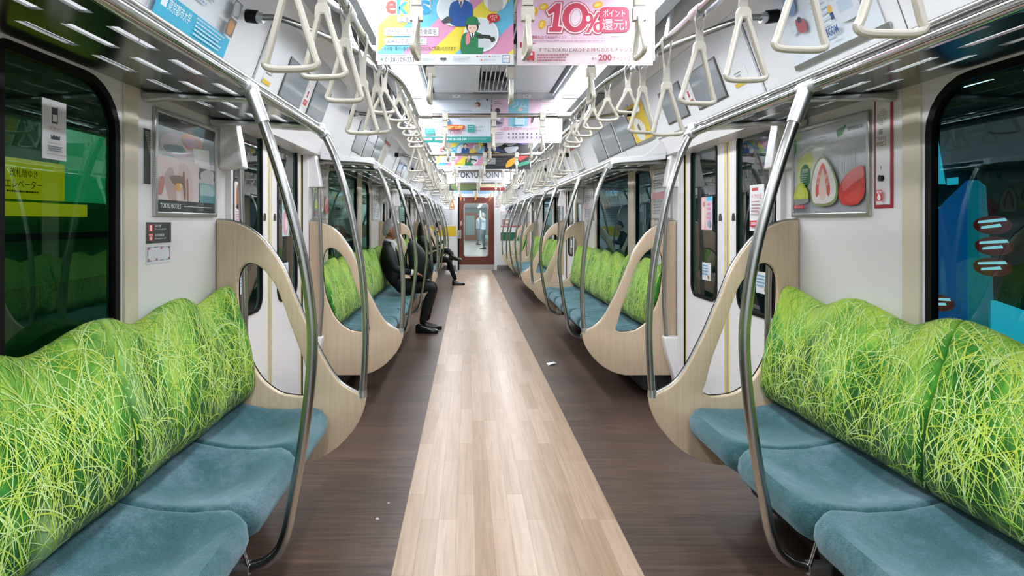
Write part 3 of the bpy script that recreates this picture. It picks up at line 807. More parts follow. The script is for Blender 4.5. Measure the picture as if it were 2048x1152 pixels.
# ------------------------------------------------------------------ overhead rails and hanging straps
XB, ZB = 0.58, 2.0
def make_bench_rail(s, y0, y1):
    t = thing('overhead_rail', (s * XB, (y0 + y1) / 2, ZB))
    mb = MB(); mb.tube([(XB, y0, ZB), (XB, y1, ZB)], 0.0145, M_STEEL, 14); mb.flip(s).obj('tube', t, smooth=60)
    ys = [y0 + 0.04, y0 + 0.72, y0 + 1.43, y1 - 0.72, y1 - 0.04]
    for y in ys:
        mb = MB(); mb.tube([(p[0], y, p[1]) for p in catmull([(XB + 0.005, ZB), (XB + 0.06, ZB + 0.03), (XB + 0.13, ZB + 0.12), (XB + 0.155, ZB + 0.23), (XB + 0.158, ZB + 0.274)], 4)], [0.014] * 17, M_CAST, 10)
        mb.tube([(XB, y - 0.03, ZB), (XB, y + 0.03, ZB)], 0.020, M_CAST, 14); mb.flip(s).obj('hanger', t, smooth=50)
    return t
def door_path():
    h = [(1.065, 2.36, 2.155), (0.975, 2.362, 2.15), (0.876, 2.40, 2.125), (0.71, 2.535, 2.08), (0.60, 2.68, 2.04), (0.535, 2.88, 2.022), (0.52, 3.15, 2.02)]
    return h + [(x, 2 * DOORC - y, z) for x, y, z in reversed(h)]
def make_door_rail(s):
    t = thing('overhead_rail', (s * 0.55, DOORC, 2.02)); P = catmull(door_path(), 6)
    mb = MB(); mb.tube(P, 0.0145, M_STEEL, 12); mb.flip(s).obj('tube', t, smooth=60)
    for q in (P[0], P[-1]):
        mb = MB(); mb.tube([(1.06, q[1], q[2]), (1.105, q[1], q[2] + 0.006)], 0.027, M_BLACK, 16); mb.tube([(1.035, q[1], q[2] - 0.003), (1.062, q[1], q[2])], 0.022, M_CAST, 14); mb.flip(s).obj('wall_socket', t, smooth=50)
    return t
for s in (-1, 1):
    a, b = P_NEAR - 0.05, P_FAR - 0.02
    r0 = make_bench_rail(s, a, b)
    for k in range(3):
        r = r0 if k == 1 else copy_tree(r0, dy=PITCH * (k - 1))
        tag(r, 'straight steel strap rail hung from the ceiling above the %s %s bench' % (BENCHW[k], SIDE[s]), 'overhead rail', 'overhead strap rails')
    r = make_bench_rail(s, P_NEAR + 2 * PITCH - 0.05, YEND - 0.05)
    tag(r, 'short straight steel strap rail by the end wall on the %s' % SIDE[s], 'overhead rail', 'overhead strap rails')
    d0 = make_door_rail(s)
    for k in range(3):
        r = d0 if k == 0 else copy_tree(d0, dy=PITCH * k)
        tag(r, 'curved steel strap rail across the %s doorway on the %s' % (ORD[k], SIDE[s]), 'overhead rail', 'overhead strap rails')
ZC = 2.02
CROSS = [1.667, 2.31, 3.81, 4.50, 5.83, 6.65, 7.95, 8.80, 10.1, 10.9, 12.2, 13.0]
for i, y in enumerate(CROSS):
    k = i // 2
    t = thing('cross_rail', (0, y, ZC))
    inner = any(2.9 + PITCH * q < y < 3.9 + PITCH * q for q in range(3))
    hw = 0.52 if inner else 0.58
    zz = ZC if inner else ZB
    mb = MB(); mb.tube([(-hw, y, zz), (hw, y, zz)], 0.0145, M_STEEL, 12); mb.obj('tube', t, smooth=60)
    for sx in (-1, 1):
        mb = MB(); mb.tube([(sx * (hw - 0.10), y, zz), (sx * (hw - 0.005), y, zz)], 0.021, M_CAST, 14); mb.obj('collar', t, smooth=50)
    tag(t, 'steel strap rail crossing the car %s, %s from the camera' % (('in front of an advert pair' if i % 2 == 0 else 'just behind an advert pair'), ORD[i]), 'overhead rail', 'overhead cross rails')
    t['zz'] = zz

def handle_mesh(hw, h, neck, r=0.0085):
    """A-shaped grip in the x-z plane, its belt slot at the origin, hanging down"""
    t = 0.013
    pts = [(-t, -neck), (-hw + 0.010, -h + 0.030), (-hw + 0.003, -h + 0.013), (-hw + 0.016, -h + 0.002), (0, -h), (hw - 0.016, -h + 0.002), (hw - 0.003, -h + 0.013), (hw - 0.010, -h + 0.030), (t, -neck), (0.006, -neck + 0.011), (-0.006, -neck + 0.011)]
    P = catmull(pts, 4, True)
    mb = MB()
    mb.tube([(p[0], 0, p[1]) for p in P], [(r, r * 0.95)] * len(P), M_HANDLE, 10, closed=True, up=(0, 1, 0))
    nk = [(-0.0125, -0.002), (0.0125, -0.002), (0.0185, -0.012), (0.0215, -neck - 0.004), (0.0165, -neck + 0.004), (0.007, -neck + 0.013), (-0.007, -neck + 0.013), (-0.0165, -neck + 0.004), (-0.0215, -neck - 0.004), (-0.0185, -0.012)]
    mb.prism(nk, 'y', -0.0078, 0.0078, M_HANDLE)
    return mb
def belt_mesh(drop, rail_r=0.0145):
    """loop of webbing over the rail (along y), half-twisted, down to the grip slot at z = -drop"""
    mb = MB(); w = 0.013
    n = 12
    for sg in (-1, 1):
        rows = []
        for k in range(n + 1):
            f = k / n; z = -drop * f; tw = (PI / 2) * min(1, max(0, (f - 0.2) / 0.7)); ww = w * (1 - 0.25 * math.sin(PI * f))
            off = (rail_r + 0.0025) * (1 - f) + 0.0014
            dx, dy = math.sin(tw) * ww, math.cos(tw) * ww
            ox, oy = sg * off * math.cos(tw), -sg * off * math.sin(tw)
            rows.append([(ox - dx, oy - dy, z), (ox + dx, oy + dy, z)])
        for e in (0.0, 0.0012):
            pass
        a = [r[0] for r in rows]; b = [r[1] for r in rows]
        th = 0.0011
        def shift(k, p):
            f = k / n; tw = (PI / 2) * min(1, max(0, (f - 0.2) / 0.7))
            return (p[0] + sg * th * math.cos(tw), p[1] - sg * th * math.sin(tw), p[2])
        ring = [[rows[k][0], rows[k][1], shift(k, rows[k][1]), shift(k, rows[k][0])] for k in range(n + 1)]
        mb.grid(ring, M_BELT, True)
    arc = []
    for k in range(9):
        t = PI * k / 8; rr = rail_r + 0.0025
        arc.append([(rr * math.cos(t), -w, rr * math.sin(t)), (rr * math.cos(t), w, rr * math.sin(t)), ((rr + 0.0025) * math.cos(t), w, (rr + 0.0025) * math.sin(t)), ((rr + 0.0025) * math.cos(t), -w, (rr + 0.0025) * math.sin(t))])
    mb.grid(arc, M_BELT, True)
    return mb
def sleeve_mesh(drop):
    """stiff moulded belt cover of the straps on the cross rails (rail along x here)"""
    mb = MB()
    mb.box(-0.0155, 0.0155, -0.0075, 0.0075, -drop, -0.012, M_BELT); mb.box(-0.0185, 0.0185, -0.0195, 0.0195, -0.030, 0.021, M_BELT)
    mb.box(-0.0145, 0.0145, -0.0082, 0.0082, -drop * 0.72, -drop * 0.68, M_EDGE)
    return mb
H_LONG = handle_mesh(0.061, 0.205, 0.040).mesh('grip'); H_SHORT = handle_mesh(0.055, 0.118, 0.030, 0.0078).mesh('grip')
def recolour(me):
    c = me.copy(); c.materials[0] = M_ORANGE; return c
H_LONG_O, H_SHORT_O = recolour(H_LONG), recolour(H_SHORT)
BELTS = {}
def strap(x, y, z, bottom, style, label, group, orange=False):
    """style: long / short (rail along y) or cross (rail along x)"""
    hh = 0.205 if style == 'long' else 0.118
    drop = round(z - bottom - hh - 0.006, 3)
    key = (style == 'cross', drop)
    if key not in BELTS: BELTS[key] = (sleeve_mesh(drop) if key[0] else belt_mesh(drop)).mesh('belt', smooth=40)
    t = thing('hanging_strap', (x, y, z), label, 'strap handle', group)
    o = bpy.data.objects.new('belt', BELTS[key]); COL.objects.link(o); o.parent = t
    g = bpy.data.objects.new('grip', (H_LONG_O if orange else H_LONG) if style == 'long' else (H_SHORT_O if orange else H_SHORT)); COL.objects.link(g); g.parent = t; g.location = (0, 0, -drop)
    rd = random.Random(int(x * 977 + y * 7919))
    g.rotation_euler = (rd.uniform(-0.05, 0.05), rd.uniform(-0.04, 0.04), rd.uniform(-0.12, 0.12) + (PI / 2 if style == 'cross' else 0))
    if style == 'cross':
        c = bpy.data.objects.new('clasp', CLASP); COL.objects.link(c); c.parent = o; c.location = (0, 0, -drop)
    return t
mb = MB(); mb.box(-0.019, 0.019, -0.0095, 0.0095, -0.016, 0.022, M_HANDLE); CLASP = mb.mesh('clasp')
for s in (-1, 1):
    near = [(0.68, 0), (0.97, 0), (1.257, 1), (1.543, 0), (1.835, 0), (2.14, 1), (2.47, 0)] if s < 0 else [(0.70, 0), (1.0126, 1), (1.29, 0), (1.573, 0), (1.868, 0), (2.178, 1), (2.476, 0)]
    for i, (y, lo) in enumerate(near):
        strap(s * XB, y, ZB, 1.632 if lo else 1.687, 'long', '%s strap grip from the camera on the rail above the nearest %s bench' % (ORD[i], SIDE[s]), 'straps over the benches')
    for k in (1, 2, 3):
        n = 11 if k < 3 else 4
        for i in range(n):
            y = P_NEAR + 0.18 + 0.293 * i + PITCH * (k - 1)
            bn = (BENCHW + ['end'])[k]
            strap(s * XB, y, ZB, 1.632 if (i + s) % 4 == 0 else 1.687, 'long', '%s %sstrap grip along the rail above the %s %s bench' % (ORD[i], 'orange ' if k == 3 and s < 0 else '', bn, SIDE[s]), 'straps over the benches', k == 3 and s < 0)
    for k in range(3):
        for i, (x, y) in enumerate(((0.585, 2.72), (0.538, 2.93), (0.522, 3.20), (0.52, 3.46), (0.522, 3.74), (0.545, 3.97))):
            strap(s * x, y + PITCH * k, 2.037 if i in (0,) else 2.022, 1.822, 'short', '%s small strap grip along the curved rail over the %s doorway, %s side' % (ORD[i], ORD[k], SIDE[s]), 'straps over the doorways')
for i, y in enumerate(CROSS):
    inner = any(2.9 + PITCH * q < y < 3.9 + PITCH * q for q in range(3)); zz = ZC if inner else ZB
    for x, w in ((-0.335, 'left'), (-0.008, 'middle'), (0.32, 'right')):
        strap(x, y, zz, 1.785, 'cross', '%s of three %sstrap grips on the %s cross rail from the camera' % (w, 'orange ' if i >= 10 else '', ORD[i]), 'straps on the cross rails', i >= 10)
# ================================================================== hanging adverts
AW, AH = 0.522, 0.372
def person_bust(a, x, y, k, coat, hat=None, hair='#2b2320'):
    """small drawn figure of a printed advert"""
    a.blob([(x - 22 * k, y + 60 * k), (x - 24 * k, y + 20 * k), (x - 10 * k, y + 8 * k), (x + 10 * k, y + 8 * k), (x + 24 * k, y + 20 * k), (x + 20 * k, y + 60 * k)], coat)
    a.poly([(x - 6 * k, y + 8 * k), (x + 6 * k, y + 8 * k), (x, y + 26 * k)], '#ffffff'); a.poly([(x - 2 * k, y + 10 * k), (x + 2 * k, y + 10 * k), (x, y + 30 * k)], '#26344a')
    a.ell(x, y - 4 * k, 14 * k, 15 * k, hair, 18); a.ell(x, y - 1 * k, 10.5 * k, 11.5 * k, '#f3d3c0', 18)
    if hat: a.rect(x - 17 * k, y - 13 * k, x + 17 * k, y - 8 * k, hat); a.blob([(x - 12 * k, y - 9 * k), (x - 11 * k, y - 23 * k), (x, y - 27 * k), (x + 11 * k, y - 23 * k), (x + 12 * k, y - 9 * k)], hat)
    a.ell(x - 4 * k, y - 1 * k, 0.9 * k, 1.3 * k, '#3a2a26', 8); a.ell(x + 4 * k, y - 1 * k, 0.9 * k, 1.3 * k, '#3a2a26', 8)
def art_stripes():
    a = Art(277, 202); O = 750; T = -72          # laid out as read: x-750, y+72
    X = lambda x: x - O
    Y = lambda y: y - T
    a.rect(0, 0, 277, 202, '#eef2f7'); 
    def band(x0, c, w=60):
        # 45 degree stripe whose foot (y=108) runs x0..x0+w
        b = Y(108); a.poly([(x0, b), (x0 + w, b), (x0 + w + b * 1.0, 0), (x0 + b * 1.0, 0)], c)
    cols = ['#6cc4e8', '#e39ac0', '#f2de49']
    b = Y(108)
    for i in range(-5, 6):
        x0 = i * 54 - 6; c = cols[i % 3]
        pts = [(x0, b), (x0 + 54, b), (x0 + 54 + b, 0), (x0 + b, 0)]
        # clip to the sheet
        def clip(pts, f, g):
            out = []
            for i in range(len(pts)):
                p, q = pts[i], pts[(i + 1) % len(pts)]
                if f(p): out.append(p)
                if f(p) != f(q): out.append(g(p, q))
            return out
        li = lambda v: (lambda p, q: (v, p[1] + (q[1] - p[1]) * (v - p[0]) / (q[0] - p[0])))
        pts = clip(pts, lambda p: p[0] >= 0, li(0)); pts = clip(pts, lambda p: p[0] <= 277, li(277)) if pts else pts
        if len(pts) > 2: a.poly(pts, c)
    for s_, x0, x1, c in (('e', 766, 790, '#d8312a'), ('k', 789, 812, '#2f9bd6'), ('i', 813, 820, '#8cc63f'), ('p', 818, 834, '#8cc63f'), ('s', 832, 858, '#33a6dc')):
        a.text(s_, X(x0) - 1.5, Y(-8 if s_ != 'k' else -16), X(x1) + 1.5, Y(26 if s_ != 'p' else 34), '#ffffff', 0.06); a.text(s_, X(x0), Y(-6 if s_ != 'k' else -14), X(x1), Y(24 if s_ != 'p' else 32), c, 0.03)
    a.rect(X(790), Y(28), X(828), Y(41), '#eef2f7'); a.text('エキプス', X(794), Y(29), X(836), Y(40), '#26344a', 0.01)
    a.rect(X(764), Y(52), X(874), Y(69), '#f6f8fa'); a.text('改札タッチでバス乗車を', X(768), Y(54), X(870), Y(67), '#3b4660', 0.006)
    a.rect(X(764), Y(73), X(850), Y(88), '#f6f8fa'); a.text('メールでお知らせ！', X(768), Y(74), X(846), Y(87), '#3b4660', 0.006)
    a.text('お子様・障がい者の方など どなたにもご利用いただけます', X(763), Y(91), X(909), Y(100), '#3b3a30', 0.006)
    a.ell(X(906), Y(13), 36, 36, '#f7f9fb', 36); a.ell(X(906), Y(13), 33, 33, '#dfeaf3', 36)
    person_bust(a, X(920), Y(-12), 0.95, '#1f5aa6'); a.poly([(X(880), Y(38)), (X(892), Y(28)), (X(902), Y(34)), (X(898), Y(42)), (X(884), Y(44))], '#4a4f57')
    a.ell(X(990), Y(-4), 24, 22, '#f7f9fb', 30); person_bust(a, X(990), Y(-20), 0.6, '#c9c4c0')
    a.ell(X(961), Y(67), 35.5, 35.5, '#ffffff', 40); a.ell(X(961), Y(67), 33, 33, '#e3ebf2', 40)
    person_bust(a, X(943), Y(54), 0.92, '#1f7d4e', '#1f7d4e'); a.blob([(X(930), Y(68)), (X(936), Y(62)), (X(938), Y(82)), (X(930), Y(88))], '#e08a9a')
    a.poly([(X(950), Y(66)), (X(978), Y(68)), (X(982), Y(72)), (X(988), Y(71)), (X(990), Y(80)), (X(982), Y(84)), (X(978), Y(76)), (X(951), Y(72))], '#2e3433'); a.rect(X(955), Y(76), X(978), Y(94), '#cfd6dd')
    a.ell(X(986), Y(32), 13, 9, '#c92a34', 22); a.poly([(X(978), Y(38)), (X(986), Y(40)), (X(977), Y(46))], '#c92a34'); a.text('バス', X(979), Y(26), X(994), Y(33), '#ffffff', 0.02); a.text('でも', X(982), Y(34), X(990), Y(38), '#ffffff', 0.02)
    a.rect(0, Y(108), 277, 202, '#e9edf3')
    a.ell(X(759), Y(119), 3, 3, '#5d8f7a', 10); a.text('0120-109-253', X(765), Y(115), X(825), Y(124), '#2f343c', 0.012)
    a.lines(X(756), Y(110), X(812), Y(114), 1, '#8f97a3', 3); a.lines(X(826), Y(116), X(872), Y(124), 3, '#aeb5bf', 4); a.ell(X(881), Y(119), 4, 2.6, '#3a4048', 12); a.ell(X(887), Y(119), 4, 2.6, '#3a4048', 12)
    a.lines(X(904), Y(114), X(940), Y(124), 3, '#aeb5bf', 8); a.ell(X(953), Y(115), 2, 2, '#d8564e', 10); a.ell(X(978), Y(115), 2, 2, '#d8564e', 10); a.ell(X(961), Y(122), 2, 2, '#d8564e', 10)
    a.text('東急電鉄', X(957), Y(113), X(973), Y(117), '#7a828d'); a.text('東急バス', X(982), Y(113), X(998), Y(117), '#7a828d'); a.text('東急セキュリティ', X(966), Y(120), X(990), Y(124), '#7a828d')
    a.frame(X(1003), Y(112), X(1019), Y(128), 1.2, '#3f9bd6'); a.rect(X(1018), Y(112), X(1019), Y(128), '#e07b2e'); a.text('東急', X(1007), Y(118), X(1015), Y(121), '#4a5058')
    return a
def art_points():
    a = Art(272, 202); X = lambda x: x - 1028; Y = lambda y: y + 72
    a.rect(0, 0, 272, 202, '#efc9e0'); a.rect(0, 0, 272, Y(-10), '#ecbcd8'); a.rect(0, Y(84), 272, 202, '#ead9df'); a.rect(0, Y(60), 272, Y(84), '#eed0e2')
    for x, y, r in ((1081, 8, 0.3), (1062, 18, -0.4), (1078, 45, -0.5), (1190, 4, 0.4), (1278, 25, 0.3)):
        a.ell(X(x), Y(y), 7, 10, '#f3b52c', 20, r + 0.8); a.ell(X(x) - 1, Y(y), 3.5, 6.5, '#f9dc6e', 16, r + 0.8)
    one = [(1089, 18), (1106, 2), (1115, 2), (1109, 50), (1117, 51), (1115, 60), (1092, 60), (1093, 52), (1099, 51), (1103, 18), (1092, 24)]
    def grow(pts, g):
        cx = sum(p[0] for p in pts) / len(pts); cy = sum(p[1] for p in pts) / len(pts); out = []
        n = len(pts)
        for i in range(n):
            p, q, r = Vector(pts[i - 1]), Vector(pts[i]), Vector(pts[(i + 1) % n])
            n1 = Vector(((q - p).y, -(q - p).x)).normalized(); n2 = Vector(((r - q).y, -(r - q).x)).normalized(); m = (n1 + n2).normalized()
            out.append(tuple(q + m * (g / max(0.45, m.dot(n1)))))
        return out
    for g, c in ((5.0, '#cf3a5c'), (3.2, '#fbeff4'), (0.6, '#d8415f')):
        a.poly([(X(x), Y(y)) for x, y in grow(one, g)], c)
        a.ell(X(1145), Y(31), 26 + g, 30 + g, c, 40, 0.14); 
        for px_, py_ in ((1170, 33), (1190, 51)): a.ell(X(px_), Y(py_), 9.5 + g, 11 + g, c, 24, 0.14)
        a.poly([(X(1166 - g), Y(62 + g)), (X(1171 + g), Y(62 + g)), (X(1194 + g), Y(20 - g)), (X(1189 - g), Y(20 - g))], c)
    a.ell(X(1145), Y(31), 13, 20, '#fbeff4', 32, 0.14); a.ell(X(1145), Y(31), 11, 18, '#e6a0b4', 32, 0.14); a.ell(X(1145), Y(31), 9, 16, '#f6e6ee', 32, 0.14)
    for px_, py_ in ((1170, 33), (1190, 51)): a.ell(X(px_), Y(py_), 4.5, 6.5, '#fbeff4', 20, 0.14)
    a.blob([(X(1196), Y(12)), (X(1222), Y(9)), (X(1248), Y(11)), (X(1252), Y(30)), (X(1251), Y(58)), (X(1222), Y(62)), (X(1195), Y(60)), (X(1193), Y(34))], '#cf3a5c')
    a.text('ポイント', X(1200), Y(14), X(1244), Y(30), '#fbeff4'); a.text('還元!', X(1198), Y(34), X(1247), Y(57), '#fbeff4')
    a.text('情報も立て4,000ポイント', X(1056), Y(68), X(1127), Y(76), '#c23a5a', 0.01); a.text('さらにポイントアッププレゼント！', X(1136), Y(70), X(1212), Y(76), '#c76a86'); a.lines(X(1056), Y(79), X(1240), Y(82), 1, '#caa0b5', 6); a.lines(X(1216), Y(70), X(1240), Y(75), 1, '#9a8f98', 2)
    a.text('すでにTOKYU CARDをお持ちの方もチャンス！', X(1070), Y(94), X(1262), Y(104), '#7a2030', 0.012); a.rect(X(1070), Y(105.5), X(1285), Y(106.2), '#c9a9b3')
    a.lines(X(1068), Y(108), X(1142), Y(126), 3, '#b06070', 12, 0.5); a.text('最大', X(1176), Y(115), X(1186), Y(121), '#a03048', 0.01); a.text('200', X(1189), Y(109), X(1216), Y(123), '#a3283f', 0.03); a.text('ポイントプレゼント！', X(1218), Y(113), X(1285), Y(123), '#a3485c', 0.012)
    a.rect(X(1048), Y(103), X(1062), Y(118), '#c22a3c'); a.rect(X(1046), Y(112), X(1062), Y(121), '#c22a3c'); a.rect(X(1050), Y(106), X(1058), Y(111), '#efe2e4'); a.rect(X(1051), Y(97), X(1057), Y(103), '#c22a3c')
    for x in (1049, 1059): a.ell(X(x), Y(121.5), 1.8, 1.8, '#7a1a26', 8)
    a.rect(X(1033), Y(84), X(1037), Y(96), '#b5243a'); a.poly([(X(1056), Y(86)), (X(1066), Y(86)), (X(1056), Y(90))], '#b5243a')
    return a
def art_sale():
    a = Art(136, 100); a.rect(0, 0, 136, 100, '#dfe7f2'); a.rect(0, 10, 136, 88, '#dbe4f0')
    a.lines(12, 34, 58, 60, 5, '#b9c4d4', 3); a.lines(72, 34, 100, 56, 4, '#bcc7d6', 9); a.text('東急ベル', 107, 12, 119, 15, '#5b6470'); a.poly([(126, 11), (131, 11), (129, 16)], '#3b3a30')
    a.ell(110, 22, 5.5, 5, '#5a4238', 16); a.ell(107.5, 24, 3.6, 4, '#f0cfbd', 14); a.blob([(100, 32), (106, 28), (113, 28), (117, 32)], '#eef0f4')
    a.blob([(40, 53), (48, 57), (56, 56), (56, 62), (46, 62)], '#3d80a8'); a.ell(53, 54, 2.6, 2.4, '#3a2c28', 12); a.ell(52, 55, 1.6, 1.8, '#f0cfbd', 10)
    a.text('おひとり', 28, 65, 46, 72, '#e0709a', 0.01); a.blob([(46, 66), (60, 64), (83, 65), (84, 69), (82, 72.5), (60, 73.5), (46, 72)], '#dc3a34'); a.text('20%OFF', 48, 65.5, 81, 72, '#f6d568', 0.05)
    a.rect(6, 71, 25, 83, '#25a7a2'); a.text('エアコン', 9, 72.5, 22, 76, '#e8fbfa', 0.02); a.text('クリーニング', 8, 77, 23, 80, '#e8fbfa', 0.02)
    a.text('11,600', 50, 74, 78, 84, '#d22f4a', 0.0); a.lines(28, 75, 46, 83, 3, '#b7a0b0', 5)
    a.rect(90, 64, 104, 71, '#25a7a2'); a.rect(90, 72, 104, 79, '#25a7a2'); a.text('予約受付', 91.5, 66, 102.5, 69, '#e8fbfa'); a.text('6～20まで', 106, 66, 124, 70, '#4f5a66'); a.text('7～4まで', 106, 73.5, 121, 77, '#4f5a66')
    a.rect(0, 88, 136, 100, '#1f9a94'); a.rect(2, 90.5, 20, 95.5, '#eaf6f5'); a.rect(26, 90.5, 52, 95.5, '#eaf6f5'); a.text('0120-109-109', 54, 90.5, 88, 96, '#e6faf8', 0.02); a.lines(90, 91, 132, 96, 2, '#8fd2ce', 3)
    return a
def art_gym():
    a = Art(134, 100); a.rect(0, 0, 134, 100, '#efe3f0'); a.rect(0, 10, 134, 66, '#f0cfe4'); a.poly([(31, 10), (71, 10), (68, 66), (31, 66)], '#8fd3ea'); a.rect(96, 10, 134, 100, '#f3eef5')
    a.text('ジム', 38, 15, 66, 28, '#e8f6fb', 0.02); a.lines(3, 14, 18, 22, 2, '#a98fb0', 2); a.lines(97, 16, 130, 24, 2, '#d79ab4', 6); a.text('600', 108, 26, 128, 34, '#c9bcd0')
    a.ell(10, 34, 5, 5, '#4a4858', 14); a.blob([(4, 42), (18, 40), (22, 52), (18, 66), (4, 66), (6, 54)], '#b9a9c4'); a.ell(12, 48, 4, 5, '#f4f0f4', 12); a.blob([(2, 50), (10, 56), (20, 60), (6, 62)], '#5a5263')
    a.ell(54, 32, 5, 4, '#e9d6d6', 14); a.blob([(46, 44), (62, 44), (60, 66), (44, 66)], '#cfe7f1'); a.rect(40, 63, 60, 66, '#4f9fc4'); a.blob([(78, 42), (81, 44), (79, 56), (76, 60), (76, 52)], '#6a4452')
    a.text('ジム満開キャンペーン', 8, 67, 70, 75, '#e06a98', 0.012); a.lines(72, 68, 94, 74, 2, '#dca4bd', 3)
    a.lines(4, 78, 22, 94, 4, '#a9a3b8', 8)
    for x in (30, 38, 44, 52, 58, 66, 74, 84, 91): a.rect(x, 80, x + 3, 84, '#6a6a80'); a.rect(x, 87, x + 3, 92, '#8a8aa0')
    for x, y in ((102, 40), (118, 40), (102, 56), (118, 56)): a.text('0', x, y, x + 6, y + 8, '#a9a9bd')
    a.lines(97, 72, 130, 96, 5, '#c8bccb', 4)
    return a
def art_dark():
    a = Art(90, 64); a.rect(0, 0, 90, 64, '#17171b'); a.blob([(5, 2), (30, 0), (40, 12), (24, 20), (8, 16)], '#e6e6e6'); a.text('大切符', 10, 4, 34, 14, '#fafafa', 0.03); a.blob([(40, 4), (60, 2), (62, 14), (46, 18)], '#8a8f94')
    a.blob([(66, 0), (88, 0), (82, 12), (70, 14)], '#7b4fd0'); a.blob([(28, 0), (40, 2), (36, 8)], '#f0d24a'); a.text('19-20', 6, 28, 30, 38, '#f2cf3c', 0.05); a.blob([(0, 18), (30, 22), (40, 30), (20, 30), (0, 26)], '#2b3c74'); a.blob([(40, 22), (66, 20), (60, 30), (46, 32)], '#b9bcc4')
    a.blob([(46, 48), (62, 40), (66, 44), (52, 58), (42, 60)], '#f0a322'); a.poly([(64, 40), (90, 30), (90, 36), (70, 48)], '#d23a3a'); a.poly([(60, 54), (90, 46), (90, 52), (66, 60)], '#2e8a6a'); a.rect(0, 42, 22, 54, '#9aa0a6'); a.lines(24, 43, 46, 58, 5, '#5a5a60', 3)
    return a
def art_pointword(left):
    a = Art(90, 64); a.rect(0, 0, 90, 64, '#f1f2f7'); a.lines(6, 6, 84, 24, 3, '#e5d6de', 8, 0.3)
    for x, y, c in ((20, 8, '#e8b6bc'), (54, 5, '#d83a3a'), (74, 12, '#e8c2d2')): a.rect(x, y, x + 12, y + 4, c)
    a.text('TOKYU', 30, 36, 88, 52, '#27303a', 0.012) if left else a.text('POINT', 4, 36, 62, 52, '#4a545e', 0.0)
    if not left: a.rect(0, 58, 90, 60, '#e3d3da')
    return a
def art_deep(left):
    a = Art(90, 64); c = ('#2b3328', '#c92f2c')[not left]; a.rect(0, 0, 90, 64, c)
    if left: a.blob([(10, 40), (40, 30), (80, 38), (84, 60), (14, 62)], '#6c7d4c'); a.rect(2, 4, 30, 12, '#d9dad6'); a.blob([(50, 8), (84, 6), (80, 26), (56, 24)], '#3f5a3c')
    else: a.rect(0, 20, 90, 54, '#f3e2c0'); a.text('東横のれん街', 30, 28, 70, 40, '#7a3a24', 0.02); a.rect(0, 56, 90, 64, '#8a1f22'); a.ell(78, 36, 6, 8, '#e09a3c', 14)
    return a
def art_sky(left):
    a = Art(90, 64); a.rect(0, 0, 90, 64, '#eef3f9'); a.rect(8, 20, 82, 56, ('#8fc8ee', '#a9cdf0')[not left]); a.text('はじまる', 20, 30, 66, 46, '#3a7fc0', 0.02); a.lines(8, 6, 80, 16, 2, '#b8c4d4', 4)
    return a
BOARDS = [(art_stripes, art_points, 'striped hanging advert with a green-hatted figure, nearest on the left', 'pink 10% hanging advert with gold coins, nearest on the right'),
          (art_sale, art_gym, 'pale blue hanging advert with a teal foot and 20%OFF, second row left', 'pink and light blue gym hanging advert, second row right'),
          (art_stripes, art_dark, 'striped blue, pink and yellow hanging advert, third row left', 'black hanging advert with yellow 19-20, third row right'),
          (lambda: art_pointword(True), lambda: art_pointword(False), 'white hanging advert reading TOKYU, fourth row left', 'white hanging advert reading POINT, fourth row right'),
          (lambda: art_deep(True), lambda: art_deep(False), 'dark green hanging advert, fifth row left', 'red and cream hanging advert, fifth row right'),
          (lambda: art_sky(True), lambda: art_sky(False), 'light blue hanging advert, sixth row left', 'light blue hanging advert, sixth row right')]
NUMS = ['7', '8', '9', '10', '11', '12', '13', '14', '15', '16', '17', '18']
for i, (fa, fb, la, lb) in enumerate(BOARDS):
    y = BOARDY[i]
    for j, (f, l) in enumerate(((fa, la), (fb, lb))):
        x0 = -0.530 if j == 0 else 0.006
        t = thing('hanging_advert', (x0 + AW / 2, y, 1.905), l, 'advert', 'paper adverts hanging across the aisle')
        mb = MB(); mb.box(x0, x0 + AW, y, y + 0.0015, 1.905, 1.905 + AH, M_WHITE)
        f().put(mb, (x0, y, 1.905 + AH), (1, 0, 0), (0, 0, -1), (0, -1, 0), AW, AH)
        mb.obj('poster', t, smooth=0)
        mb = MB(); mb.box(x0 - 0.004, x0 + AW + 0.004, y - 0.008, y + 0.010, 2.236, 2.284, M_ALU)
        mb.box(x0 - 0.006, x0 + 0.0, y - 0.006, y + 0.008, 1.92, 2.24, M_ALU) if j == 0 else mb.box(x0 + AW, x0 + AW + 0.006, y - 0.006, y + 0.008, 1.92, 2.24, M_ALU)
        a = Art(30, 12); a.rect(0, 0, 30, 12, '#f4f6fa'); n = NUMS[i * 2 + j]; a.text(n, 12 if len(n) == 1 else 9, 2.5, 18 if len(n) == 1 else 21, 9.5, '#5a6470', 0.01)
        a.put(mb, (x0 + AW / 2 - 0.03, y - 0.008, 2.271), (1, 0, 0), (0, 0, -1), (0, -1, 0), 0.06, 0.024)
        mb.obj('clip_rail', t, smooth=0)

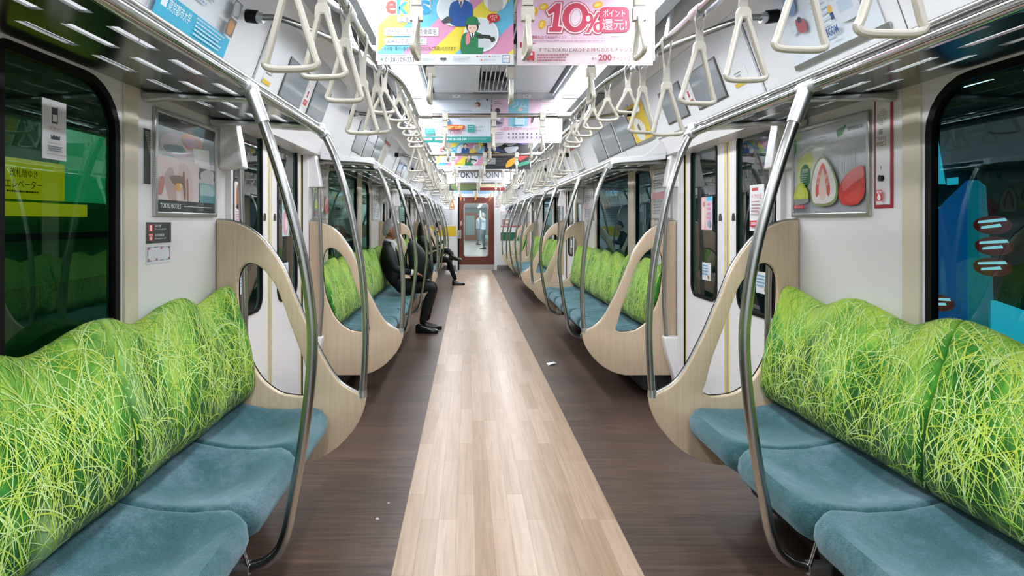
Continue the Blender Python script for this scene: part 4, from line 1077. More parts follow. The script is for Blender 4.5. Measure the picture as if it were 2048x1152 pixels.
# ================================================================== prints and screens on the lean-in upper walls
def slant_frame(s, yc, w, z0, h, out=0.006):
    """plane of the lean-in wall: returns origin (reader's top left), U, V, N"""
    k = 1 / math.sqrt(1 + 0.368 ** 2)
    down = Vector((s * 0.368 * k, 0, -k)); nrm = Vector((-s * k, 0, -0.368 * k))
    top = Vector((s * slantx(z0), yc, z0)) - down * h
    U = Vector((0, -1, 0)) if s > 0 else Vector((0, 1, 0))
    return top - U * (w / 2) + nrm * out, U, down, nrm
def slab_on(mb, O, U, V, Nn, w, h, th, mat, m=0.0):
    c = [O - U * m - V * m, O + U * (w + m) - V * m, O + U * (w + m) + V * (h + m), O - U * m + V * (h + m)]
    mb.add([p for p in c] + [p - Nn * th for p in c], [(0, 1, 2, 3), (4, 7, 6, 5), (0, 4, 5, 1), (1, 5, 6, 2), (2, 6, 7, 3), (3, 7, 4, 0)], mat)
def wall_ad(s, yc, z0, w, h, art, label, name='wall_advert', cat='advert', group=None, out=0.006, hold=True):
    O, U, V, Nn = slant_frame(s, yc, w, z0, h, out)
    t = thing(name, (s * slantx(z0), yc, z0), label, cat, group)
    mb = MB(); slab_on(mb, O, U, V, Nn, w, h, 0.003, M_WHITE); art.put(mb, O, U, V, Nn, w, h); mb.obj('print', t, smooth=0)
    if hold:
        mb = MB(); slab_on(mb, O + V * (h - 0.002) + Nn * 0.003, U, V, Nn, w + 0.02, 0.022, 0.006, M_ALU); mb.obj('holder', t, smooth=0)
        mb = MB(); slab_on(mb, O - V * 0.018 + Nn * 0.003, U, V, Nn, w * 0.22, 0.018, 0.006, M_ALU); mb.obj('clip', t, smooth=0)
    return t
def screen(s, yc, z0, w, h, label, art=None, out=0.004):
    O, U, V, Nn = slant_frame(s, yc, w, z0, h, out)
    t = thing('information_screen', (s * slantx(z0), yc, z0), label, 'screen', 'flat grey screens along the upper walls')
    mb = MB(); slab_on(mb, O, U, V, Nn, w, h, 0.012, M_EDGE, 0.010); mb.obj('frame', t, smooth=0)
    mb = MB(); slab_on(mb, O + Nn * 0.0012, U, V, Nn, w, h, 0.001, M_SCREEN)
    if art: art.put(mb, O + Nn * 0.0012, U, V, Nn, w, h)
    mb.obj('panel', t, smooth=0)
    return t
# near left: university advert
a = Art(160, 108); a.rect(0, 0, 160, 108, '#f2f6fb'); a.lines(12, 10, 112, 70, 7, '#9fb3d6', 5, 0.3); a.lines(114, 6, 150, 30, 4, '#d8a765', 7, 0.3)
a.rect(0, 80, 160, 108, '#2fb4d8'); a.rect(8, 84, 18, 94, '#f4fbfd'); a.text('東京都市大学', 21, 83, 66, 95, '#f4fbfd', 0.02); a.lines(76, 82, 150, 104, 5, '#cfeef6', 3, 0.4); a.rect(136, 34, 157, 54, '#7d8288'); a.blob([(138, 38), (150, 36), (155, 48), (142, 52)], '#b9bcc0'); a.rect(136, 56, 157, 78, '#6d675f'); a.blob([(140, 60), (154, 62), (152, 74), (142, 75)], '#c98a4a')
wall_ad(-1, 2.03, 1.962, 0.515, 0.345, a, 'white and cyan university advert on the upper wall above the nearest left rack', hold=False)
# near right: drawn-figure advert
a = Art(160, 108); a.rect(0, 0, 160, 108, '#eaf1fa'); a.text('街の', 62, 12, 84, 24, '#53606e', 0.0); a.text('むずかしいを、', 62, 28, 96, 38, '#53606e'); a.lines(66, 46, 96, 92, 7, '#c3cede', 4, 0.3)
a.blob([(28, 22), (44, 24), (46, 44), (30, 46)], '#8aa6cf'); a.ell(37, 18, 5, 5, '#4a3b36', 12); a.blob([(24, 58), (34, 58), (34, 70), (24, 70)], '#d8dde4'); a.blob([(38, 56), (52, 60), (52, 74), (38, 72)], '#b0565a'); a.ell(45, 58, 4, 4, '#2f3a5c', 12)
a.blob([(98, 6), (118, 4), (120, 24), (100, 26)], '#e7d9d6'); a.blob([(102, 8), (114, 10), (112, 22), (102, 20)], '#a9655c'); a.blob([(104, 44), (140, 34), (146, 50), (140, 84), (106, 82)], '#dfe4ee'); a.blob([(108, 46), (138, 38), (140, 48), (110, 56)], '#b49a92'); a.rect(112, 62, 134, 76, '#c3d3e6')
a.ell(100, 66, 4, 5, '#e8b64a', 12); a.rect(97, 70, 103, 78, '#35507e'); a.text('ITSCOM', 76, 84, 102, 94, '#2f5f9a', 0.02); a.lines(82, 97, 98, 101, 1, '#8aa0be', 3)
wall_ad(1, 2.13, 1.958, 0.515, 0.345, a, 'pale blue advert with small drawn figures above the nearest right rack')
a = Art(160, 108); a.rect(0, 0, 160, 108, '#3f8fd0'); a.poly([(0, 70), (60, 40), (160, 90), (160, 108), (0, 108)], '#2f6fb8'); a.ell(120, 40, 30, 26, '#7ab8e6', 20)
wall_ad(1, 1.28, 1.958, 0.515, 0.345, a, 'blue advert at the top right edge, above the nearest right rack')
a = Art(160, 108); a.rect(0, 0, 160, 108, '#f4f5f8'); a.lines(14, 12, 146, 60, 6, '#a9b2c2', 7, 0.3); a.rect(0, 78, 160, 108, '#d9e3ee')
wall_ad(-1, 1.35, 1.962, 0.515, 0.345, a, 'plain white advert at the top left edge above the nearest left rack', hold=False)
# screens over the doors, with the red and white number tag between them
def art_tag():
    a = Art(30, 60); a.rect(0, 0, 30, 60, '#f4f5f7'); a.text('ドア', 5, 4, 25, 16, '#c8323c', 0.02); a.text('1', 11, 20, 19, 36, '#c8323c', 0.02); a.rect(3, 42, 27, 56, '#c8323c'); a.text('ドア', 8, 45, 22, 53, '#ffffff', 0.02)
    return a
def art_note():
    a = Art(60, 40); a.rect(0, 0, 60, 40, '#f3f4f6'); a.lines(8, 6, 40, 18, 2, '#8a93a0', 3, 0.4); a.rect(0, 26, 44, 34, '#e9c63c')
    return a
for s in (-1, 1):
    for k in range(3):
        for j, y in enumerate((3.155, 3.665)):
            screen(s, y + PITCH * k, 1.975, 0.345, 0.205, 'grey screen over the %s doorway on the %s, %s of two' % (ORD[k], SIDE[s], ('nearer', 'farther')[j]), out=0.017)
        if k < 2:
            O, U, V, Nn = slant_frame(s, 3.41 + PITCH * k, 0.085, 2.0, 0.15, 0.0125)
            t = thing('door_number_tag', (s * 1.19, 3.41 + PITCH * k, 2.0), 'red and white tag between the screens, %s doorway on the %s' % (ORD[k], SIDE[s]), 'sign', 'door number tags')
            mb = MB(); slab_on(mb, O, U, V, Nn, 0.085, 0.15, 0.001, M_WHITE); art_tag().put(mb, O, U, V, Nn, 0.085, 0.15); mb.obj('print', t, smooth=0)
            yy = 2.80 + PITCH * k
            O, U, V, Nn = slant_frame(s, yy, 0.14, 1.97, 0.10, 0.0125)
            t = thing('notice_sticker', (s * 1.19, yy, 1.97), 'white notice with yellow stripe beside the screens, %s doorway on the %s' % (ORD[k], SIDE[s]), 'sticker', 'white and yellow notices')
            mb = MB(); slab_on(mb, O, U, V, Nn, 0.14, 0.10, 0.001, M_WHITE); art_note().put(mb, O, U, V, Nn, 0.14, 0.10); mb.obj('print', t, smooth=0)
# screens over the benches
for s in (-1, 1):
    for k in (0, 1):
        for j, y in enumerate((4.87, 5.335, 5.80)):
            yy = (y if s > 0 else y + 0.30) + PITCH * k
            screen(s, yy, 1.945, 0.40, 0.262, 'flat screen over the %s %s bench, %s of three' % (BENCHW[k + 1], SIDE[s], ORD[j]))
a = Art(160, 108); a.rect(0, 0, 160, 108, '#f0c832'); a.blob([(30, 60), (70, 40), (120, 70), (90, 104), (40, 100)], '#f3f0e4'); a.blob([(60, 66), (76, 58), (80, 80), (66, 84)], '#6a5a52'); a.lines(14, 10, 140, 30, 2, '#8a7420', 5); a.lines(100, 84, 150, 100, 3, '#b58f20', 2)
wall_ad(1, 4.42, 1.945, 0.42, 0.30, a, 'yellow advert on the upper wall at the start of the second right bench')
for s, y, lab, c1, c2 in ((1, 6.92, 'white and red advert on the upper wall, far half of the second right bench', '#f2f3f6', '#cf3f52'), (-1, 6.52, 'pale red-topped photo advert on the upper wall over the second left bench', '#e6dfd8', '#c8505c'),
                          (1, 9.40, 'pale blue advert on the upper wall over the third right bench', '#dfeaf6', '#5aa0d8'), (-1, 9.45, 'white advert on the upper wall over the third left bench', '#f2f3f6', '#8aa0b8')):
    a = Art(160, 108); a.rect(0, 0, 160, 108, c1); a.rect(0, 0, 160, 12, c2); a.blob([(30, 40), (80, 30), (130, 50), (120, 90), (40, 92)], '#c9c3b4'); a.lines(20, 94, 140, 104, 2, '#8a8a90', 3)
    wall_ad(s, y, 1.945, 0.42, 0.30, a, lab)

# ================================================================== framed posters on the side walls
def framed(s, yc, zc, w, h, art, label):
    t = thing('framed_poster', (s * WX, yc, zc - h / 2), label, 'poster', 'framed wall posters')
    art.gloss = True
    mb = MB(); place_print(mb, art, s, 1.344, yc, zc, w - 0.03, h - 0.03); mb.obj('print', t, smooth=0)
    mb = MB()
    add_plate(mb, [[(yc - w / 2, zc - h / 2), (yc + w / 2, zc - h / 2), (yc + w / 2, zc + h / 2), (yc - w / 2, zc + h / 2)], [(yc - w / 2 + 0.016, zc - h / 2 + 0.016), (yc + w / 2 - 0.016, zc - h / 2 + 0.016), (yc + w / 2 - 0.016, zc + h / 2 - 0.016), (yc - w / 2 + 0.016, zc + h / 2 - 0.016)]], 0.008, M_ALU, 'x', 1.343)
    mb.flip(s).obj('frame', t, bevel=0.003)
    return t
def art_hotel():
    a = Art(120, 96); a.rect(0, 0, 120, 96, '#20302e'); a.rect(0, 12, 120, 82, '#d9d3da'); a.rect(0, 12, 120, 40, '#a9b4bc')
    a.blob([(10, 22), (40, 16), (80, 24), (100, 34), (60, 40), (14, 36)], '#d6c8d8'); a.blob([(14, 30), (46, 27), (52, 33), (18, 36)], '#3f8a90'); a.blob([(44, 18), (60, 12), (90, 16), (84, 26), (56, 28)], '#cf9a86'); a.blob([(52, 20), (70, 16), (80, 22), (62, 26)], '#c8a2c0'); a.poly([(70, 26), (106, 24), (108, 46), (74, 44)], '#eef0f2')
    a.rect(0, 42, 82, 84, '#e2d6d8'); a.blob([(4, 44), (40, 42), (76, 50), (80, 84), (52, 86), (20, 84), (2, 66)], '#ead9da'); a.blob([(14, 60), (30, 52), (36, 84), (22, 84)], '#cdb2ae'); a.blob([(40, 48), (62, 50), (70, 84), (46, 82)], '#dcc6c4'); a.blob([(2, 64), (14, 62), (10, 78), (2, 78)], '#c98a84')
    a.blob([(24, 60), (44, 58), (54, 64), (40, 70), (28, 66)], '#7a5a48'); a.ell(40, 70, 7, 4.5, '#e2a24a', 16); a.ell(44, 68, 3, 2.5, '#f0c878', 12); a.blob([(48, 56), (52, 56), (54, 80), (50, 80)], '#8a5c3c'); a.blob([(56, 62), (59, 62), (60, 84), (57, 84)], '#a3714a')
    a.rect(84, 46, 120, 58, '#3c4a4c'); a.blob([(86, 52), (104, 46), (118, 50), (112, 62), (92, 62)], '#cfc8ca'); a.rect(84, 62, 120, 84, '#7fb0b4'); a.blob([(86, 66), (104, 64), (118, 72), (104, 80), (88, 78)], '#a8ccd0'); a.rect(84, 76, 120, 84, '#4f8f9c')
    a.rect(0, 84, 120, 96, '#233634'); a.text('TOKYU HOTELS', 6, 87, 44, 92, '#e8eeee', 0.01); a.rect(50, 89, 112, 89.7, '#c3cfce')
    return a
def art_berry():
    a = Art(120, 96); a.rect(0, 0, 120, 96, '#b9c2c8'); a.rect(0, 0, 120, 40, '#c3ccd3'); a.rect(0, 76, 120, 96, '#a8a9b3'); a.poly([(0, 30), (40, 14), (60, 20), (20, 76), (0, 76)], '#d3dcd2')
    a.blob([(0, 2), (10, 0), (14, 8), (4, 16), (0, 14)], '#b9d2a8'); a.blob([(0, 8), (4, 10), (4, 22), (0, 24)], '#3f9a4a'); a.blob([(8, 34), (30, 26), (36, 40), (20, 50), (8, 60)], '#cdd884'); a.poly([(74, 8), (90, 5), (84, 14), (76, 16)], '#2f7a4c'); a.text('期間限定', 92, 8, 114, 12, '#5a6068')
    for q in range(9): a.rect(80 + q * 2.6, 34 - q * 0.6, 81.4 + q * 2.6, 66, '#dfe3e8')
    a.ell(21, 53, 9.5, 14, '#2f7a4c', 26); a.text('期間', 16, 44, 26, 49, '#e4f2e4', 0.01); a.lines(14, 51, 28, 64, 5, '#bfe0c4', 3, 0.3)
    a.blob([(2, 76), (8, 64), (17, 59), (26, 66), (31, 76), (24, 82), (8, 82)], '#b8c63a'); a.blob([(8, 74), (14, 64), (20, 64), (24, 74), (16, 79)], '#d2dc58'); a.blob([(4, 79), (30, 79), (26, 84), (8, 84)], '#8a938a')
    a.blob([(38, 84), (34, 64), (42, 42), (56, 34), (70, 46), (80, 66), (78, 82), (66, 88), (48, 88)], '#8a9a62'); a.blob([(39, 82), (37, 64), (44, 44), (56, 36), (68, 47), (77, 66), (75, 80), (64, 85), (49, 85)], '#eee8e4'); a.blob([(45, 78), (44, 66), (50, 48), (56, 41), (62, 50), (68, 68), (66, 78), (60, 72), (52, 72)], '#dd5b48'); a.blob([(50, 76), (50, 62), (56, 47), (61, 62), (62, 76), (56, 82)], '#f0d3cc')
    for x, y in ((48, 62), (64, 64), (50, 56), (62, 56)): a.ell(x, y, 1.6, 3, '#f0a89c', 8, 0.3)
    a.blob([(84, 84), (82, 72), (90, 60), (104, 52), (116, 50), (119, 58), (119, 78), (108, 88), (92, 88)], '#d23832'); a.blob([(88, 64), (100, 54), (114, 50), (118, 60), (104, 66), (90, 74)], '#e2716a'); a.blob([(92, 80), (104, 74), (114, 70), (112, 82), (100, 86)], '#e04a40')
    a.rect(3, 86, 24, 90, '#cf2f3c'); a.text('京とろり', 5, 87, 20, 89.4, '#ffffff'); a.lines(3, 91, 36, 95, 1, '#6a7078', 2, 0.6)
    a.poly([(20, 24), (36, 19), (56, 24), (55, 25.2), (36, 20.4), (20, 25.4)], '#eef2f4'); a.lines(24, 12, 70, 22, 2, '#9aa6ae', 5, 0.4)
    return a
def art_list(top, body, seed):
    a = Art(120, 96); a.rect(0, 0, 120, 96, '#eceef2'); a.lines(10, 6, 110, 40, 6, body, seed, 0.4); a.rect(0, 44, 120, 58, top); a.lines(10, 62, 110, 92, 5, body, seed + 1, 0.4)
    return a
framed(-1, 2.350, 1.527, 0.515, 0.405, art_hotel(), 'framed food photo poster on the wall beside the nearest left window')
framed(1, 2.405, 1.527, 0.515, 0.405, art_berry(), 'framed poster of a cut strawberry sweet beside the nearest right window')
framed(-1, 4.46, 1.527, 0.46, 0.405, art_berry(), 'framed strawberry poster over the first seat of the second left bench')
framed(1, 4.46, 1.527, 0.46, 0.405, art_list('#cf5a68', '#9aa0b0', 4), 'framed white poster with a red band over the first seat of the second right bench')
framed(-1, 7.10, 1.527, 0.50, 0.405, art_list('#d8dde6', '#9aa6b8', 9), 'framed white text poster above the white-haired man')
framed(1, 7.10, 1.527, 0.50, 0.405, art_list('#e9cdd0', '#a8a8b4', 14), 'framed white text poster over the last seat of the second right bench')
framed(-1, 9.28, 1.527, 0.46, 0.405, art_list('#dfe6ee', '#96a4b4', 21), 'framed poster over the first seat of the third left bench')
framed(1, 9.28, 1.527, 0.46, 0.405, art_list('#d5e4f2', '#8aa0ba', 23), 'framed poster over the first seat of the third right bench')

# ================================================================== small fittings near the camera
def wall_sticker(s, yc, zc, w, h, art, label, x=1.3475, name='wall_sticker'):
    t = thing(name, (s * x, yc, zc), label, 'sticker')
    mb = MB(); place_print(mb, art, s, x, yc, zc, w, h); mb.obj('print', t, smooth=0)
    return t
a = Art(20, 100); a.rect(0, 0, 20, 100, '#3c433f'); a.lines(3, 5, 17, 95, 26, '#b9beb2', 3, 0.5)
wall_sticker(-1, 2.055, 1.54, 0.045, 0.20, a, 'narrow dark strip of small print beside the framed food poster', name='notice_strip')
a = Art(100, 78); a.rect(0, 0, 100, 78, '#39423f'); a.rect(8, 8, 26, 34, '#d5303a'); a.rect(14, 11, 20, 31, '#f4f4f4'); a.text('消火器', 32, 8, 58, 19, '#f0f2f2', 0.02); a.text('Fire extinguisher', 32, 22, 80, 30, '#dfe3e2', 0.01)
a.rect(8, 42, 26, 68, '#d5303a'); a.text('SOS', 10, 44, 24, 51, '#ffffff', 0.02); a.blob([(14, 54), (19, 54), (21, 62), (17, 67), (13, 62)], '#f4f4f4'); a.text('非常通報器', 32, 43, 70, 54, '#f0f2f2', 0.02); a.text('Emergency call', 32, 57, 76, 65, '#dfe3e2', 0.01)
wall_sticker(-1, 2.135, 1.262, 0.172, 0.078, a, 'dark fire extinguisher and emergency call sticker under the framed food poster')
a = Art(100, 70); a.rect(0, 0, 100, 70, '#e6ebf2'); 
for x in (4, 28, 52, 76): a.rect(x, 8, x + 18, 10, '#2b2f33'); a.rect(x, 58, x + 18, 60, '#2b2f33')
a.rect(4, 8, 5.4, 60, '#2b2f33'); a.rect(93, 8, 94.4, 60, '#2b2f33')
for x, y in ((5, 10), (54, 11), (86, 10), (5, 50), (34, 50), (86, 50)): a.rect(x, y, x + 8, y + 7, '#d8848c')
wall_sticker(-1, 2.135, 1.182, 0.172, 0.07, a, 'white car-plan sticker with dashed outline below the dark emergency sticker')
# manner sticker on the nearest left window
a = Art(46, 118); a.rect(0, 0, 46, 118, '#e4e4ea'); a.rect(17, 14, 29, 46, '#3a3e46'); a.rect(19, 28, 27, 42, '#e9ecf0'); a.rect(27, 12, 29, 20, '#3a3e46'); a.text('マナー', 12, 52, 34, 60, '#c4553a', 0.03); a.poly([(15, 68), (18, 72), (21, 68), (24, 72), (27, 68), (30, 72), (33, 68), (33, 78), (15, 78)], '#3c4256'); a.text('マナーモード', 10, 84, 36, 88, '#6a6e78'); a.lines(9, 91, 38, 104, 3, '#6a6e78', 4, 0.5); a.rect(3, 108, 43, 109, '#8a8e98')
mb = MB()
place_print(mb, a, -1, 1.362, 1.615, 1.563, 0.092, 0.168)
mb.obj('manner_sticker', NEAR_WIN[-1], smooth=0)
# door window stickers, one each as on the photograph's near doors
def door_sticker(s, y, zc, w, h, art, k=0):
    leaf = [c for c in NEAR_DOOR[s].children if c.name.startswith('leaf')][0 if y < DOORC else 1]
    mb = MB(); place_print(mb, art, s, 1.3775, y, zc, w, h); mb.obj('advert_sticker', leaf, smooth=0)
a = Art(50, 90); a.rect(0, 0, 50, 90, '#f3e9ea'); a.rect(4, 4, 46, 56, '#e8d5cb'); a.blob([(12, 10), (34, 8), (38, 40), (30, 56), (12, 54)], '#b4674a'); a.ell(26, 22, 8, 10, '#eec4a8', 16); a.blob([(10, 50), (24, 44), (20, 56), (10, 56)], '#2a2224'); a.lines(6, 62, 44, 84, 4, '#d8889a', 3, 0.4)
door_sticker(-1, 2.96, 1.40, 0.13, 0.22, a)
a = Art(50, 90); a.rect(0, 0, 50, 90, '#bfe0e4'); a.blob([(6, 40), (30, 20), (46, 50), (30, 86), (8, 80)], '#e8a8b8'); a.blob([(20, 50), (36, 44), (36, 70), (22, 72)], '#f4e4e0'); a.ell(14, 18, 8, 8, '#3f9a8a', 14)
door_sticker(-1, 3.72, 1.33, 0.14, 0.24, a)
a = Art(50, 90); a.rect(0, 0, 50, 90, '#f2f2f4'); a.rect(8, 6, 30, 12, '#d84a52'); a.text('ドア付近', 8, 18, 42, 28, '#c8404a', 0.01); a.lines(8, 32, 42, 62, 5, '#b9868c', 6, 0.4); a.rect(6, 70, 44, 82, '#d8343c'); a.rect(10, 73, 36, 79, '#f0c0c2')
door_sticker(1, 3.06, 1.38, 0.15, 0.25, a)
a = Art(50, 90); a.rect(0, 0, 24, 90, '#efc4cc'); a.rect(24, 0, 50, 90, '#e6cfe0'); a.rect(24, 0, 50, 12, '#5ac4ea'); a.blob([(6, 14), (18, 10), (20, 60), (12, 84), (4, 70)], '#f3ded6'); a.ell(12, 20, 6, 8, '#c98a78', 12); a.lines(28, 18, 46, 66, 4, '#e28aa8', 2, 0.5); a.ell(40, 74, 7, 9, '#9aa6b8', 14)
door_sticker(1, 3.70, 1.36, 0.165, 0.215, a)
a = Art(80, 30); a.rect(0, 0, 80, 30, '#5a9ac8'); a.lines(6, 4, 50, 26, 3, '#eaf3fa', 4, 0.5); a.ell(66, 12, 8, 8, '#d8c0a8', 14); a.rect(56, 20, 78, 30, '#3a4a6a')
door_sticker(1, 3.70, 1.885, 0.24, 0.075, a)
a = Art(80, 30); a.rect(0, 0, 80, 30, '#efe8e0'); a.text('おしらせ', 8, 4, 56, 14, '#d8703a', 0.03); a.lines(8, 18, 60, 26, 2, '#d8a0a8', 4, 0.5); a.ell(70, 14, 7, 9, '#c9a05a', 12)
door_sticker(-1, 3.70, 1.885, 0.24, 0.075, a)
# emergency intercom beside the right poster
t = thing('emergency_intercom', (WX, 2.087, 1.35), 'white emergency intercom panel with a red border and SOS button mark', 'intercom')
M_RED = pmat('red border', s2l('#9c1f2e'), 0.3)
mb = MB(); mb.box(1.3465, 1.35, 2.040, 2.134, 1.352, 1.765, M_RED); mb.obj('border', t, bevel=0.003)
mb = MB(); mb.box(1.3445, 1.348, 2.052, 2.122, 1.366, 1.755, M_WALL)
a = Art(70, 389); G = '#2a2a2c'
for q in range(9):
    hw = math.sqrt(max(0, 26 ** 2 - (q * 6 - 24) ** 2)) * 0.95
    for i in range(7):
        x = 35 + (i - 3) * 7.2
        if abs(x - 35) < hw: a.ell(x, 40 + q * 6.6, 2.1, 1.6, G, 8)
for q in range(4): a.rect(25, 112 + q * 5, 44, 114.5 + q * 5, G)
a.frame(8, 140, 60, 172, 2, '#8a4a4a'); a.text('乗務員', 24, 144, 56, 152, '#5a4a4a'); a.rect(12, 156, 30, 168, '#c8b4a8'); a.lines(32, 158, 56, 168, 2, '#7a6a6a', 3)
a.rect(40, 246, 43, 260, G); a.ell(33, 292, 9.5, 12, '#17171a', 20)
a.rect(17, 335, 47, 376, '#cf2a3a'); a.text('SOS', 19, 338, 45, 348, '#ffffff', 0.03); a.blob([(28, 352), (33, 350), (40, 362), (36, 372), (28, 372), (23, 362)], '#ffffff')
a.put(mb, (1.3445, 2.122, 1.755), (0, -1, 0), (0, 0, -1), (-1, 0, 0), 0.07, 0.389); mb.obj('face_plate', t, smooth=0)
mb = MB(); mb.tube([(1.346, 2.09, 1.463), (1.342, 2.09, 1.463)], 0.011, M_BLACK, 16); mb.obj('button', t)
# end wall notices
def end_print(name, x0, x1, z0, z1, art, label, cat):
    t = thing(name, ((x0 + x1) / 2, YEND, z0), label, cat)
    mb = MB(); mb.box(x0, x1, YEND - 0.006, YEND, z0, z1, M_WHITE); art.put(mb, (x0, YEND - 0.006, z1), (1, 0, 0), (0, 0, -1), (0, -1, 0), x1 - x0, z1 - z0); mb.obj('print', t, smooth=0)
a = Art(100, 60); a.rect(0, 0, 100, 60, '#e9ebf0'); a.frame(0, 0, 100, 60, 2, '#d89098'); a.rect(0, 54, 100, 58, '#d8606c'); a.lines(8, 8, 92, 26, 3, '#8a90a0', 5, 0.4); a.rect(8, 30, 46, 50, '#b48a80'); a.ell(30, 40, 8, 6, '#f0e0d8', 12)
end_print('end_wall_notice', 0.72, 1.28, 1.17, 1.60, a, 'white notice with a red frame on the end wall right of the gangway door', 'notice')
a = Art(100, 40); a.rect(0, 0, 100, 40, '#1f6b57')
end_print('equipment_cover', 0.72, 1.23, 0.80, 1.03, a, 'dark green box cover on the end wall below the red-framed notice', 'cover')
a = Art(40, 40); a.rect(0, 0, 40, 40, '#2f66b4'); a.ell(20, 10, 4, 4, '#ffffff', 10); a.poly([(17, 14), (22, 14), (24, 24), (32, 26), (30, 30), (20, 27)], '#ffffff'); a.frame(10, 18, 28, 36, 2, '#ffffff')
end_print('wheelchair_sign', 0.95, 1.06, 1.64, 1.76, a, 'small blue wheelchair sign on the end wall above the notice', 'sign')
a = Art(100, 40); a.rect(0, 0, 100, 40, '#edc81f')
end_print('equipment_cover', -1.22, -0.50, 0.92, 1.20, a, 'yellow box cover on the end wall left of the gangway door', 'cover')
a = Art(100, 60); a.rect(0, 0, 100, 60, '#e4e8ee'); a.frame(0, 0, 100, 60, 1.5, '#aab2be'); a.lines(8, 8, 92, 52, 6, '#9aa3b4', 15, 0.4)
end_print('end_wall_notice', -1.20, -0.62, 1.24, 1.66, a, 'white text notice on the end wall left of the gangway door', 'notice')
t = thing('header_sign', (0, YEND, 2.0), 'blue and white sign strip over the gangway door', 'sign')
mb = MB(); mb.box(-0.36, 0.36, YEND - 0.01, YEND, 2.03, 2.20, M_WHITE); a = Art(100, 24); a.rect(0, 0, 100, 24, '#dfe9f5'); a.rect(22, 6, 78, 18, '#7fb6e6'); a.lines(26, 8, 74, 17, 2, '#f2f8ff', 4, 0.5); a.rect(88, 0, 94, 24, '#2a2a2e'); a.rect(88, 0, 94, 8, '#c8323c')
a.put(mb, (-0.36, YEND - 0.01, 2.20), (1, 0, 0), (0, 0, -1), (0, -1, 0), 0.72, 0.17); mb.obj('print', t, smooth=0)
# paper scraps on the floor
t = MB(); t.add([(0, 0, 0.002), (0.05, 0.01, 0.016), (0.085, 0.045, 0.006), (0.06, 0.075, 0.018), (0.02, 0.06, 0.004), (-0.015, 0.03, 0.014), (0.035, 0.035, 0.022)], [(0, 1, 6), (1, 2, 6), (2, 3, 6), (3, 4, 6), (4, 5, 6), (5, 0, 6)], M_WHITE)
t.v = [(x + 0.55, y + 5.15, z) for x, y, z in t.v]
o = t.obj('paper_scrap', org=(0.585, 5.19, 0), smooth=0); tag(o, 'crumpled scrap of white paper on the dark floor right of the pale strip', 'litter')
sd = o.modifiers.new('thickness', 'SOLIDIFY'); sd.thickness = 0.0012
for i, (x, y, w) in enumerate(((-0.58, 2.48, 'bigger'), (-0.55, 2.62, 'smaller'))):
    mb = MB(); r = 0.008 - 0.003 * i
    mb.prism([(x - r, y), (x, y - r * 0.6), (x + r * 1.1, y - r * 0.2), (x + r * 0.5, y + r * 0.8), (x - r * 0.6, y + r * 0.7)], 'z', 0.0005, 0.004, M_WHITE)
    tag(mb.obj('floor_crumb', org=(x, y, 0), smooth=0), '%s pale crumb on the dark floor beside the nearest left bench' % w, 'litter')
# ================================================================== what shows through the glass
def lit(name, col, st): return pmat(name, col, 0.5, emit=col, estr=st)
# left: station wall with a yellow sign; its glow stands in for station light
M_SGREEN = pmat('station green wall', (0.01, 0.20, 0.07), 0.5); M_SDK = pmat('station dark', (0.004, 0.10, 0.035), 0.5)
mb = MB(); mb.box(-2.75, -2.60, -1.0, 5.5, -0.8, 3.2, M_SGREEN)
mb.box(-2.60, -2.585, -1.0, 5.5, -0.8, 0.95, M_SDK); mb.box(-2.60, -2.58, -1.0, 5.5, 1.20, 1.24, M_DARK); mb.box(-2.60, -2.58, -1.0, 5.5, 1.88, 3.2, M_DARK)
o = mb.obj('platform_wall'); tag(o, 'dark green station wall outside the left windows', 'wall', kind='structure')
tl = thing('added_lamp', (-2.05, 2.5, 2.75), 'unseen tube light added to brighten the wall outside the left windows', 'lamp'); mb = MB(); mb.box(-2.12, -1.98, -0.5, 5.2, 2.74, 2.76, lit('added lamp tube', (0.75, 1.0, 0.85), 1.1)); mb.obj('tube', tl); mb = MB(); mb.box(-2.14, -1.96, -0.5, 5.2, 2.76, 2.80, M_DARK); mb.obj('tray', tl)  # unseen tube, added to brighten the green wall
t = thing('station_sign', (-2.58, 2.95, 1.40), 'yellow elevator direction sign with added glow on the station wall outside the nearest left window', 'sign')
M_SY = lit('yellow sign added glow', (0.50, 0.45, 0.010), 0.55); M_SG2 = lit('green panel added glow', (0.015, 0.34, 0.17), 0.45)  # sign, band and green panel glow by themselves in place of lamplight
mb = MB(); mb.box(-2.585, -2.56, 2.45, 3.34, 1.425, 1.64, M_SY); a = Art(60, 24); a.text('改札階ゆき', 12, 6, 50, 11, '#0c1404', 0.03); a.text('エレベーター', 6, 12.5, 56, 17.5, '#0c1404', 0.03); a.lines(8, 19, 54, 21, 1, '#2c3a10', 3, 0.5)
a.put(mb, (-2.56, 2.88, 1.64), (0, 1, 0), (0, 0, -1), (1, 0, 0), 0.30, 0.215); mb.obj('face', t, smooth=0)
mb = MB(); mb.box(-2.59, -2.575, -0.5, 3.56, 1.335, 1.41, M_SY); mb.obj('band', t, smooth=0)
mb = MB(); mb.box(-2.59, -2.575, 3.34, 3.74, 1.425, 1.86, M_SG2); mb.obj('end_panel', t, smooth=0)
